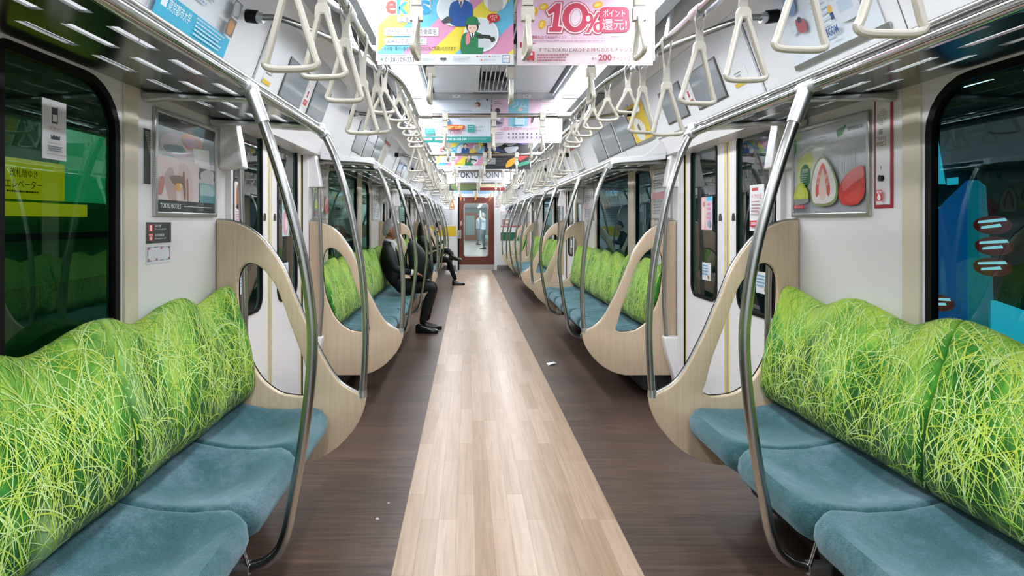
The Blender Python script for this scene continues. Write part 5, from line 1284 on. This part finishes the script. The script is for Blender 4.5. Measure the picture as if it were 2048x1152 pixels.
# right: backlit board and red oval signs
M_CY = lit('lit cyan', (0.05, 0.55, 0.70), 0.75); M_BL = lit('lit blue', (0.010, 0.12, 0.34), 0.55); M_RO = lit('lit red oval', (0.22, 0.012, 0.012), 0.6); M_WS = lit('lit white stroke', (0.62, 0.76, 0.82), 1.0); M_TQ = lit('lit turquoise', (0.01, 0.22, 0.27), 0.55)
mb = MB(); mb.box(2.95, 3.05, -1.0, 6.0, -0.8, 3.2, M_DARK); tag(mb.obj('tunnel_wall'), 'dark wall outside the right windows', 'wall', kind='structure')
t = thing('lit_board', (2.9, 3.55, 0.2), 'tall blue and turquoise backlit board outside the nearest right window', 'sign')
mb = MB(); mb.prism([(3.50, 0.50), (3.77, 0.55), (3.74, 1.36), (3.66, 1.44), (3.50, 1.56)], 'x', 2.90, 2.94, M_BL); mb.prism([(3.34, 0.45), (3.54, 0.45), (3.53, 1.48), (3.47, 1.56), (3.42, 1.52)], 'x', 2.905, 2.945, M_TQ); mb.box(2.895, 2.90, 3.56, 3.64, 1.54, 1.585, M_CY); mb.obj('face', t, smooth=0)
mb = MB(); mb.prism([(3.69, 1.55), (3.80, 1.57), (3.84, 1.84), (3.75, 1.85)], 'x', 2.9, 2.93, M_CY); mb.prism([(3.73, 1.37), (3.83, 1.37), (3.83, 1.50), (3.80, 1.50), (3.80, 1.40), (3.73, 1.40)], 'x', 2.9, 2.93, M_CY); mb.obj('side_strip', t, smooth=0)
mb = MB(); mb.prism([(2.9, 0.30), (3.34, 0.30), (3.34, 0.84), (3.12, 0.80), (2.9, 0.62)], 'x', 2.9, 2.93, M_CY); mb.obj('lower_strip', t, smooth=0)
for i, (y, z, w) in enumerate(((3.235, 1.285, 'top'), (3.225, 1.165, 'middle'), (3.235, 1.045, 'lowest'), (3.60, 0.79, 'single low'))):
    mb = MB(); P = [(y + 0.11 * math.cos(2 * PI * k / 24), z + 0.052 * math.sin(2 * PI * k / 24)) for k in range(24)]
    mb.prism(P, 'x', 2.80, 2.82, M_RO)
    for j, dz in enumerate((0.018, -0.014)):
        mb.prism([(y - 0.10 + 0.03 * j, z + dz + 0.006), (y + 0.075 - 0.02 * j, z + dz - 0.008), (y + 0.07 - 0.02 * j, z + dz + 0.006), (y - 0.09 + 0.03 * j, z + dz + 0.022)], 'x', 2.795, 2.802, M_WS)
    mb.box(2.81, 2.96, y - 0.01, y + 0.01, z - 0.01, z + 0.01, M_DARK)
    tag(mb.obj('oval_sign', org=(2.8, y, z)), 'red oval sign with white strokes outside the nearest right window, %s one' % w, 'sign', 'red oval signs outside')

# next carriage beyond the gangway door
mb = MB(); mb.box(-1.4, 1.4, YEND + 0.07, 41, -0.05, 0.0, pmat('next car floor', (0.26, 0.225, 0.20), 0.4)); tag(mb.obj('floor_beyond'), 'floor of the next carriage', 'floor', kind='structure')
mb = MB()
for s in (-1, 1): mb.box(s * 1.36, s * 1.40, YEND + 0.07, 41, 0, 2.35, M_WHITE)
mb.box(-1.4, 1.4, YEND + 0.07, 41, 2.35, 2.40, M_CEIL)
for s in (-1, 1): mb.box(s * 0.55, s * 0.65, YEND + 2, 40, 2.335, 2.35, M_LAMP)
tag(mb.obj('shell_beyond'), 'white walls and ceiling of the next carriage', 'wall', kind='structure')
mb = MB(); mb.box(-1.4, 1.4, 40.9, 41, 0, 2.4, pmat('next car end', (0.30, 0.36, 0.34), 0.5)); mb.box(-0.55, 0.55, 40.8, 40.9, 0, 2.0, pmat('next car door', (0.25, 0.09, 0.05), 0.5)); mb.box(-0.33, 0.33, 40.78, 40.8, 0.4, 1.8, pmat('next car glass', (0.22, 0.32, 0.29), 0.2)); tag(mb.obj('wall_beyond'), 'far end wall of the next carriage', 'wall', kind='structure')
for s in (-1, 1):
    mb = MB(); mb.prism([(1.35, 0.35), (0.82, 0.38), (0.82, 0.45), (1.2, 0.47), (1.28, 0.95), (1.35, 0.95)], 'y', 20, 38, pmat('next car seats', (0.12, 0.26, 0.24), 0.7)); mb.flip(s)
    tag(mb.obj('train_bench'), 'long dark green bench in the next carriage, %s side' % SIDE[s], 'bench')

# ================================================================== people
M_SKIN = pmat('skin', (0.34, 0.155, 0.09), 0.5); M_SKIN2 = pmat('light skin', (0.62, 0.40, 0.31), 0.5)
M_SUIT = pmat('black suit', (0.006, 0.0075, 0.0085), 0.6, spec=0.25); M_TROU = pmat('black trousers', (0.0055, 0.007, 0.008), 0.65, spec=0.25)
M_SHIRT = pmat('white shirt', (0.72, 0.74, 0.80), 0.6); M_SHOE = pmat('black shoes', (0.006, 0.006, 0.006), 0.25); M_GHAIR = pmat('grey hair', (0.36, 0.36, 0.37), 0.55); M_BHAIR = pmat('black hair', (0.010, 0.008, 0.008), 0.4)
M_BAG = pmat('dark green-black bag', (0.005, 0.010, 0.009), 0.6, spec=0.25); M_JEAN = pmat('grey trousers', (0.16, 0.20, 0.22), 0.7); M_LBLUE = pmat('pale blue shirt', (0.42, 0.50, 0.62), 0.7)
nt, N, L, B = nodes(M_GHAIR); mp = mapping(nt, (30, 30, 90)); n1 = noise(nt, mp, 2, 4); r1 = ramp(nt, n1.outputs['Fac'], [(0.3, (0.20, 0.20, 0.205)), (0.7, (0.72, 0.72, 0.73))]); L.new(r1.outputs[0], B.inputs['Base Color'])
def skin_mesh(chains, sub=2):
    """chains of (point, radius); the first point of a later chain may name an index of an earlier joint. One smooth continuous surface."""
    V, E, RR = [], [], []
    for ch in chains:
        prev = None
        for it in ch:
            if isinstance(it, int): prev = it; continue
            p, r = it; V.append(p); RR.append(r if isinstance(r, tuple) else (r, r)); i = len(V) - 1
            if prev is not None: E.append((prev, i))
            prev = i
    me = bpy.data.meshes.new('sk'); me.from_pydata(V, E, []); o = bpy.data.objects.new('sk', me); COL.objects.link(o)
    m = o.modifiers.new('skin', 'SKIN'); m.use_smooth_shade = True; m.branch_smoothing = 0.6
    if not me.skin_vertices: bpy.context.view_layer.objects.active = o
    if not me.skin_vertices:
        with bpy.context.temp_override(object=o, active_object=o): bpy.ops.mesh.customdata_skin_add()
    for i, r in enumerate(RR): me.skin_vertices[0].data[i].radius = r
    me.skin_vertices[0].data[0].use_root = True
    s_ = o.modifiers.new('sub', 'SUBSURF'); s_.levels = sub; s_.render_levels = sub
    dg = bpy.context.evaluated_depsgraph_get(); dg.update()
    ev = bpy.data.meshes.new_from_object(o.evaluated_get(dg))
    v = [tuple(x.co) for x in ev.vertices]; f = [tuple(p.vertices) for p in ev.polygons]
    bpy.data.objects.remove(o); bpy.data.meshes.remove(me); bpy.data.meshes.remove(ev)
    return v, f
def head_parts(mb, c, yaw, pitch, skin, k=1.0):
    """face towards local +x turned by yaw / pitch; c = head centre"""
    M = Matrix.Translation(Vector(c)) @ Matrix.Rotation(yaw, 4, 'Z') @ Matrix.Rotation(pitch, 4, 'Y')
    rows = []; nu, nv = 24, 18
    for j in range(nv + 1):
        t = PI * j / nv; row = []
        for i in range(nu):
            a = 2 * PI * i / nu; d = Vector((math.sin(t) * math.cos(a), math.sin(t) * math.sin(a), math.cos(t)))
            x, y, z = d.x * 0.095, d.y * 0.074, d.z * 0.118
            if z < 0: y *= 1 - 0.28 * (-d.z) ** 1.5; x = x * (1 - 0.10 * -d.z) + (0.012 * -d.z if d.x > 0 else 0.02 * -d.z)
            if d.x > 0.55:
                fy = abs(d.y)
                if fy < 0.26 and -0.42 < d.z < 0.12: x += 0.019 * (1 - fy / 0.26) * max(0, min(1, (0.12 - d.z) / 0.40)) * (1 if d.z > -0.33 else 0.35)     # nose
                if 0.16 < fy < 0.55 and 0.0 < d.z < 0.22: x -= 0.007                                                                              # eye hollow
                if fy < 0.30 and -0.62 < d.z < -0.50: x += 0.006                                                                                  # lips
                if fy < 0.3 and d.z < -0.78: x += 0.008                                                                                           # chin
            row.append(tuple(M @ (Vector((x, y, z)) * k)))
        rows.append(row)
    mb.grid(rows, skin, True)
    for sy in (-1, 1):
        mb.ell(tuple(M @ (Vector((-0.004, sy * 0.077, -0.008)) * k)), (0.019 * k, 0.015 * k, 0.033 * k), skin, 10, 7)
        mb.ell(tuple(M @ (Vector((0.080, sy * 0.030, 0.012)) * k)), (0.006 * k, 0.010 * k, 0.0045 * k), M_SHIRT, 8, 6); mb.ell(tuple(M @ (Vector((0.0845, sy * 0.030, 0.012)) * k)), (0.003 * k, 0.005 * k, 0.0045 * k), M_BLACK, 8, 6)
    mb.ell(tuple(M @ (Vector((0.093, 0, -0.066)) * k)), (0.006 * k, 0.022 * k, 0.005 * k), pmat('lips', (0.34, 0.13, 0.10), 0.5), 10, 6)
    return M
def hair_cap(M, mat, k=1.0, drop=-0.2, back=-0.55, length=0.0, puff=1.10):
    """hair shell: hugs the skull, hairline higher at the face"""
    mb = MB(); rows = []; nu, nv = 26, 12; rd = random.Random(5)
    for j in range(nv + 1):
        row = []
        for i in range(nu):
            a = 2 * PI * i / nu; front = max(0, math.cos(a)); lim = math.acos(max(-1, min(1, (0.10 + 0.52 * front ** 0.6)))) if front > 0 else math.acos(back)
            if math.cos(a) <= 0: lim = math.acos(max(-1.0, back * (-math.cos(a)) ** 0.45 - 0.02 + 0.12 * (1 + math.cos(a)) ** 4))
            t = lim * j / nv; d = Vector((math.sin(t) * math.cos(a), math.sin(t) * math.sin(a), math.cos(t)))
            pf = puff * (1 + rd.uniform(-0.015, 0.02))
            p = Vector((d.x * 0.097 * pf, d.y * 0.077 * pf, d.z * 0.120 * (pf + 0.01)))
            if length and j > nv * 0.6 and math.cos(a) < 0.35: p.z -= length * (j / nv - 0.6) / 0.4
            row.append(tuple(M @ (p * k)))
        rows.append(row)
    mb.grid(rows, mat, True)
    return mb
def hand(chains_out, wrist, dirv, side, curl=0.5, k=1.0):
    """adds palm and five bent fingers as skinned chains; returns list of chains to append (root given as joint index later)"""
    d = Vector(dirv).normalized(); sidev = Vector(side).normalized(); nrm = d.cross(sidev).normalized(); W = Vector(wrist)
    ch = []
    palm = W + d * 0.075 * k
    ch.append((tuple(W + d * 0.035 * k), 0.022 * k)); ch.append((tuple(palm), 0.026 * k))
    fingers = []
    for q, (off, ln) in enumerate(((-0.030, 0.066), (-0.010, 0.078), (0.010, 0.073), (0.029, 0.058))):
        b = palm + sidev * off * k; p1 = b + d * ln * 0.5 * k - nrm * 0.012 * curl * k; p2 = p1 + (d * (1 - curl) - nrm * curl) * ln * 0.5 * k
        fingers.append([(tuple(b + d * 0.008 * k), 0.0095 * k), (tuple(p1), 0.0085 * k), (tuple(p2), 0.007 * k)])
    b = W + d * 0.03 * k - sidev * 0.028 * k; p1 = b + (d * 0.6 - sidev * 0.7) * 0.035 * k; p2 = p1 + (d - nrm * 0.4) * 0.03 * k
    fingers.append([(tuple(b), 0.011 * k), (tuple(p1), 0.0095 * k), (tuple(p2), 0.008 * k)])
    return ch, fingers
def make_shoe(o, toe, mat, ang=0.0, z=0.0, pitch=0.0):
    """shoe sole under ankle point o, toe along the heading ang"""
    mb = MB(); M = Matrix.Translation(Vector(o)) @ Matrix.Rotation(ang, 4, 'Z') @ Matrix.Rotation(pitch, 4, 'Y')
    secs = [(-0.075, 0.022, 0.055, 0.075), (-0.05, 0.034, 0.05, 0.095), (0.0, 0.036, 0.042, 0.085), (0.06, 0.040, 0.026, 0.062), (0.12, 0.045, 0.02, 0.045), (0.165, 0.038, 0.018, 0.036), (0.192, 0.018, 0.012, 0.022)]
    rows = []
    for x, w, zc, h in secs:
        row = []
        for i in range(14):
            t = 2 * PI * i / 14; c, s_ = math.cos(t), math.sin(t)
            zz = 0.014 + h * s_ ** 0.8 if s_ > 0 else (0.0 if s_ < -0.3 else 0.008)
            row.append(tuple(M @ Vector((x, w * (abs(c) ** 0.7) * (1 if c >= 0 else -1), zz))))
        rows.append(row)
    mb.grid(rows, mat, True)
    for r in (rows[0], rows[-1]): mb.add(r, [tuple(range(14))], mat)
    return mb
def seated(root, label, P, skin, top, legs, hairmat, hair_len=0.0, lean=0.0, head_yaw=0.0, head_pitch=0.0, crossed=False, hands=True, foot_dx=0.0, shoe=None, k=1.0, shirt=True, group=None, puff=1.10):
    """root = (x, y) of the hips on the left bench, facing +x; builds in world coordinates"""
    x, y = root; t = thing('person', (x, y, 0.46), label, 'person', group)
    hip = Vector((x, y, 0.545)); ch = Vector((x - 0.02 + lean * 0.35, y, 0.93)); nk = Vector((x + 0.015 + lean * 0.55, y, 1.085))
    hd = nk + Vector((0.045 + 0.05 * lean, 0, 0.125))
    def V(p): return tuple(p)
    chains = [[(V(hip), (0.165, 0.135)), (V(hip + Vector((-0.01 + lean * 0.12, 0, 0.14))), (0.168, 0.135)), (V(ch - Vector((0, 0, 0.10))), (0.185, 0.138)), (V(ch), (0.178, 0.118)), (V(nk - Vector((0.02, 0, 0.035))), (0.085, 0.070)), (V(nk), 0.056), (V(nk + Vector((0.025, 0, 0.06))), 0.052)]]
    nidx = 7
    knee_x = x + 0.47; feet = {}
    hand_list = []
    for sy in (-1, 1):
        hj = hip + Vector((0.05, sy * 0.085, 0.0))
        if crossed and sy < 0:
            kn = Vector((x + 0.43, y - 0.02, 0.75)); an = Vector((x + 0.57, y - 0.28, 0.63)); feet[sy] = (Vector((x + 0.57, y - 0.30, 0.55)), -0.35, 0.08)
        else:
            kn = Vector((knee_x, y + sy * (0.105 if not crossed else 0.06), 0.535)); an = Vector((knee_x + 0.0 + foot_dx + (0.03 if sy > 0 else 0), y + sy * 0.11, 0.10)); feet[sy] = (Vector((an.x, an.y, 0.0)), sy * 0.10, 0.0)
        mid = (kn + an) / 2 + Vector((-0.015, 0, 0.02))
        chains.append([0, (V(hj), 0.100), (V((hj + kn) / 2), 0.088), (V(kn), 0.066), (V(mid), 0.058), (V(an), 0.045)]); nidx += 5
        sh = Vector((ch.x + 0.0, y + sy * 0.185, ch.z + 0.065)); el, wr = P[sy]
        el = Vector((x + el[0], y + el[1], el[2])); wr = Vector((x + wr[0], y + wr[1], wr[2]))
        chains.append([3, (V(sh), 0.066), (V((sh + el) / 2), 0.056), (V(el), 0.046), (V((el + wr) / 2), 0.042), (V(wr), 0.034)]); wi = nidx + 4; nidx += 5
        if hands:
            d = (wr - el).normalized(); hc, fg = hand(None, wr, d, (d.cross(Vector((0, 0, 1)))).normalized() * sy, 0.55)
            chains.append([wi] + hc); pi_ = nidx + 1; nidx += 2
            for f in fg: chains.append([pi_] + f); nidx += 3
            hand_list.append((wr, d))
    v, f = skin_mesh(chains)
    body = MB()
    def region(c):
        c = Vector(c)
        for wr, d in hand_list:
            if (c - wr).dot(d) > 0.012 and (c - wr).length < 0.22 and ((c - wr) - d * (c - wr).dot(d)).length < 0.062 and c.z > 0.645: return skin
        if (c - nk).length < 0.14 and c.z > nk.z - 0.005: return skin
        if (c.z < 0.665 and c.x > x + 0.12) or c.z < 0.50: return legs
        if crossed and c.x > x + 0.16 and c.z < 0.78: return legs
        return top
    fm = {}
    for fc in f:
        c = [sum(v[i][q] for i in fc) / len(fc) for q in range(3)]; fm.setdefault(region(c), []).append(fc)
    o0 = len(body.v); body.v.extend(v)
    for mt, fl in fm.items():
        kk = body.mi(mt)
        for fc in fl: body.f.append(tuple(i + o0 for i in fc)); body.m.append(kk)
    M = head_parts(body, V(hd), head_yaw, head_pitch, skin, 1.0)
    body.obj('body', t, smooth=75)
    hair_cap(M, hairmat, length=hair_len, puff=puff).obj('hair', t, smooth=75)
    for sy in (-1, 1):
        q, ang, pt = feet[sy]; make_shoe(V(q), None, shoe or M_SHOE, ang, pitch=pt).obj('shoe', t, smooth=50)
    if shirt:
        mb = MB()
        for sy in (-1, 1):
            mb.tube([V(p) for p in catmull([nk + Vector((-0.050, sy * 0.012, 0.012)), nk + Vector((-0.022, sy * 0.050, 0.008)), nk + Vector((0.045, sy * 0.046, -0.010)), nk + Vector((0.090, sy * 0.012, -0.060))], 4)], [(0.015, 0.005)] * 13, M_SHIRT, 8)
        mb.prism([(nk.y - 0.045, nk.z - 0.01), (nk.y + 0.045, nk.z - 0.01), (nk.y + 0.02, nk.z - 0.17), (nk.y, nk.z - 0.24), (nk.y - 0.02, nk.z - 0.17)], 'x', nk.x + 0.055 - 0.02, nk.x + 0.085 - 0.012, M_SHIRT)
        mb.obj('shirt_collar', t, smooth=60)
        for wr, d in hand_list:
            mb = MB(); mb.tube([V(wr - d * 0.012), V(wr + d * 0.012)], 0.038, M_SHIRT, 14); mb.obj('shirt_cuff', t, smooth=60)
    return t
XH = -1.07; XB_ = XH - 0.06
seated((XH + 0.02, 6.78), 'white-haired man in a black suit on the second left bench, bag on his lap', {-1: ((0.04, -0.27, 0.76), (0.22, -0.225, 0.72)), 1: ((0.04, 0.27, 0.76), (0.22, 0.225, 0.72))}, M_SKIN, M_SUIT, M_TROU, M_GHAIR, lean=-0.17, head_pitch=0.05, foot_dx=-0.14, puff=1.17)
t = thing('backpack', (XB_ + 0.30, 6.79, 0.63), 'black backpack held upright on the lap of the white-haired man', 'backpack')
rows = []
for j, (z, sx, sy, dx) in enumerate(((0.625, 0.07, 0.13, 0.02), (0.632, 0.115, 0.165, 0.02), (0.67, 0.135, 0.18, 0.02), (0.78, 0.135, 0.18, 0.01), (0.90, 0.115, 0.175, -0.02), (1.0, 0.085, 0.16, -0.06), (1.055, 0.055, 0.12, -0.085), (1.075, 0.02, 0.06, -0.095))):
    row = []
    for i in range(24):
        a = 2 * PI * i / 24; c, s_ = math.cos(a), math.sin(a)
        row.append((XB_ + 0.37 + dx + sx * (abs(c) ** 0.7) * (1 if c > 0 else -1), 6.79 + sy * (abs(s_) ** 0.7) * (1 if s_ > 0 else -1), z))
    rows.append(row)
mb = MB(); mb.grid(rows, M_BAG, True); mb.add(rows[0], [tuple(range(24))], M_BAG); mb.add(rows[-1], [tuple(range(24))], M_BAG); bagb = mb.obj('bag_body', t, smooth=70)
mb = MB(); mb.tube([(XB_ + 0.37 + dx + sx * 1.01 * c_, 6.79 + sy * 1.01 * s_, z) for z, sx, sy, dx, c_, s_ in [(0.68, 0.135, 0.18, 0.02, 0.55, -0.80), (0.78, 0.135, 0.18, 0.01, 0.55, -0.80), (0.90, 0.115, 0.175, -0.02, 0.55, -0.80), (1.0, 0.085, 0.16, -0.06, 0.5, -0.8), (1.058, 0.055, 0.12, -0.085, 0.4, -0.3), (1.058, 0.055, 0.12, -0.085, 0.4, 0.3), (1.0, 0.085, 0.16, -0.06, 0.5, 0.8)]], 0.004, M_SUIT, 6); mb.obj('zip', bagb, smooth=60)
mb = MB(); mb.ell((XB_ + 0.51, 6.79, 0.76), (0.028, 0.13, 0.10), M_BAG, 18, 10); mb.obj('front_pocket', bagb, smooth=70)
mb = MB()
mb.tube([tuple(p) for p in catmull([(XB_ + 0.265, 6.75, 1.06), (XB_ + 0.25, 6.75, 1.10), (XB_ + 0.255, 6.83, 1.10), (XB_ + 0.27, 6.83, 1.06)], 5)], 0.008, M_SUIT, 8); mb.obj('carry_loop', bagb, smooth=60)
for sy in (-1, 1):
    mb = MB(); mb.tube([tuple(p) for p in catmull([(XB_ + 0.27, 6.79 + sy * 0.07, 1.04), (XB_ + 0.215, 6.79 + sy * 0.08, 0.95), (XB_ + 0.205, 6.79 + sy * 0.085, 0.80), (XB_ + 0.25, 6.79 + sy * 0.10, 0.68)], 5)], [(0.006, 0.022)] * 16, M_SUIT, 8); mb.obj('shoulder_strap', bagb, smooth=60)
seated((XH + 0.02, 11.62), 'dark-haired person in black with crossed legs on the third left bench', {-1: ((0.08, -0.24, 0.76), (0.30, -0.06, 0.80)), 1: ((0.08, 0.24, 0.76), (0.30, 0.06, 0.80))}, M_SKIN2, M_SUIT, M_TROU, M_BHAIR, hair_len=0.16, puff=1.18, crossed=True, shirt=False, lean=-0.17, foot_dx=0.12, head_pitch=0.15)
seated((XH + 0.03, 14.25), 'person in black with white-soled shoes on the left end bench', {-1: ((0.10, -0.24, 0.76), (0.30, -0.08, 0.84)), 1: ((0.10, 0.24, 0.76), (0.30, 0.08, 0.84))}, M_SKIN2, M_SUIT, M_TROU, M_BHAIR, lean=0.12, shirt=False, foot_dx=-0.10, head_pitch=0.3, shoe=pmat('white sneaker', (0.75, 0.75, 0.75), 0.5))
def standing(pos, label, top, legs, skin, hair, yaw=0.0, arm_up=0):
    x, y = pos; t = thing('person', (x, y, 0), label, 'person')
    c, s_ = math.cos(yaw), math.sin(yaw)
    def W(a, b, z): return (x + a * c - b * s_, y + a * s_ + b * c, z)
    chains = [[(W(0, 0, 0.95), (0.15, 0.11)), (W(0, 0, 1.12), (0.135, 0.10)), (W(0, 0, 1.32), (0.16, 0.11)), (W(-0.01, 0, 1.42), (0.14, 0.09)), (W(0, 0, 1.49), 0.055), (W(0.015, 0, 1.55), 0.05)]]
    for sy in (-1, 1):
        chains.append([0, (W(0, sy * 0.09, 0.90), 0.095), (W(0.02, sy * 0.10, 0.70), 0.08), (W(0.03, sy * 0.10, 0.50), 0.062), (W(0.0, sy * 0.105, 0.30), 0.055), (W(-0.02, sy * 0.11, 0.09), 0.042)])
        if sy == arm_up: pts = [(W(0, sy * 0.19, 1.40), 0.06), (W(0.10, sy * 0.22, 1.55), 0.05), (W(0.12, sy * 0.22, 1.66), 0.042), (W(0.14, sy * 0.16, 1.80), 0.036), (W(0.14, sy * 0.13, 1.88), 0.03)]
        else: pts = [(W(0, sy * 0.19, 1.40), 0.06), (W(0, sy * 0.23, 1.24), 0.052), (W(0.02, sy * 0.24, 1.12), 0.045), (W(0.12, sy * 0.20, 1.02), 0.038), (W(0.20, sy * 0.15, 1.00), 0.032)]
        chains.append([3] + pts)
    v, f = skin_mesh(chains); body = MB(); fm = {}
    for fc in f:
        cz = sum(v[i][2] for i in fc) / len(fc); fm.setdefault(legs if cz < 0.95 else (skin if cz > 1.48 and math.hypot(v[fc[0]][0] - x, v[fc[0]][1] - y) < 0.12 else top), []).append(fc)
    body.v.extend(v)
    for mt, fl in fm.items():
        kk = body.mi(mt)
        for fc in fl: body.f.append(fc); body.m.append(kk)
    M = head_parts(body, W(0.03, 0, 1.64), yaw, 0.1, skin); body.obj('body', t, smooth=75)
    hair_cap(M, hair).obj('hair', t, smooth=75)
    for sy in (-1, 1): make_shoe(W(-0.02, sy * 0.11, 0.0), None, M_SHOE, yaw).obj('shoe', t, smooth=50)
    return t
standing((0.42, 33.0), 'standing person in a pale blue shirt seen through the gangway door glass', M_LBLUE, M_JEAN, M_SKIN2, M_BHAIR, yaw=0.2)
standing((0.60, 27.5), 'standing person in white holding an overhead strap, right in the gangway door glass', M_SHIRT, M_JEAN, M_SKIN2, M_GHAIR, yaw=2.9, arm_up=1)
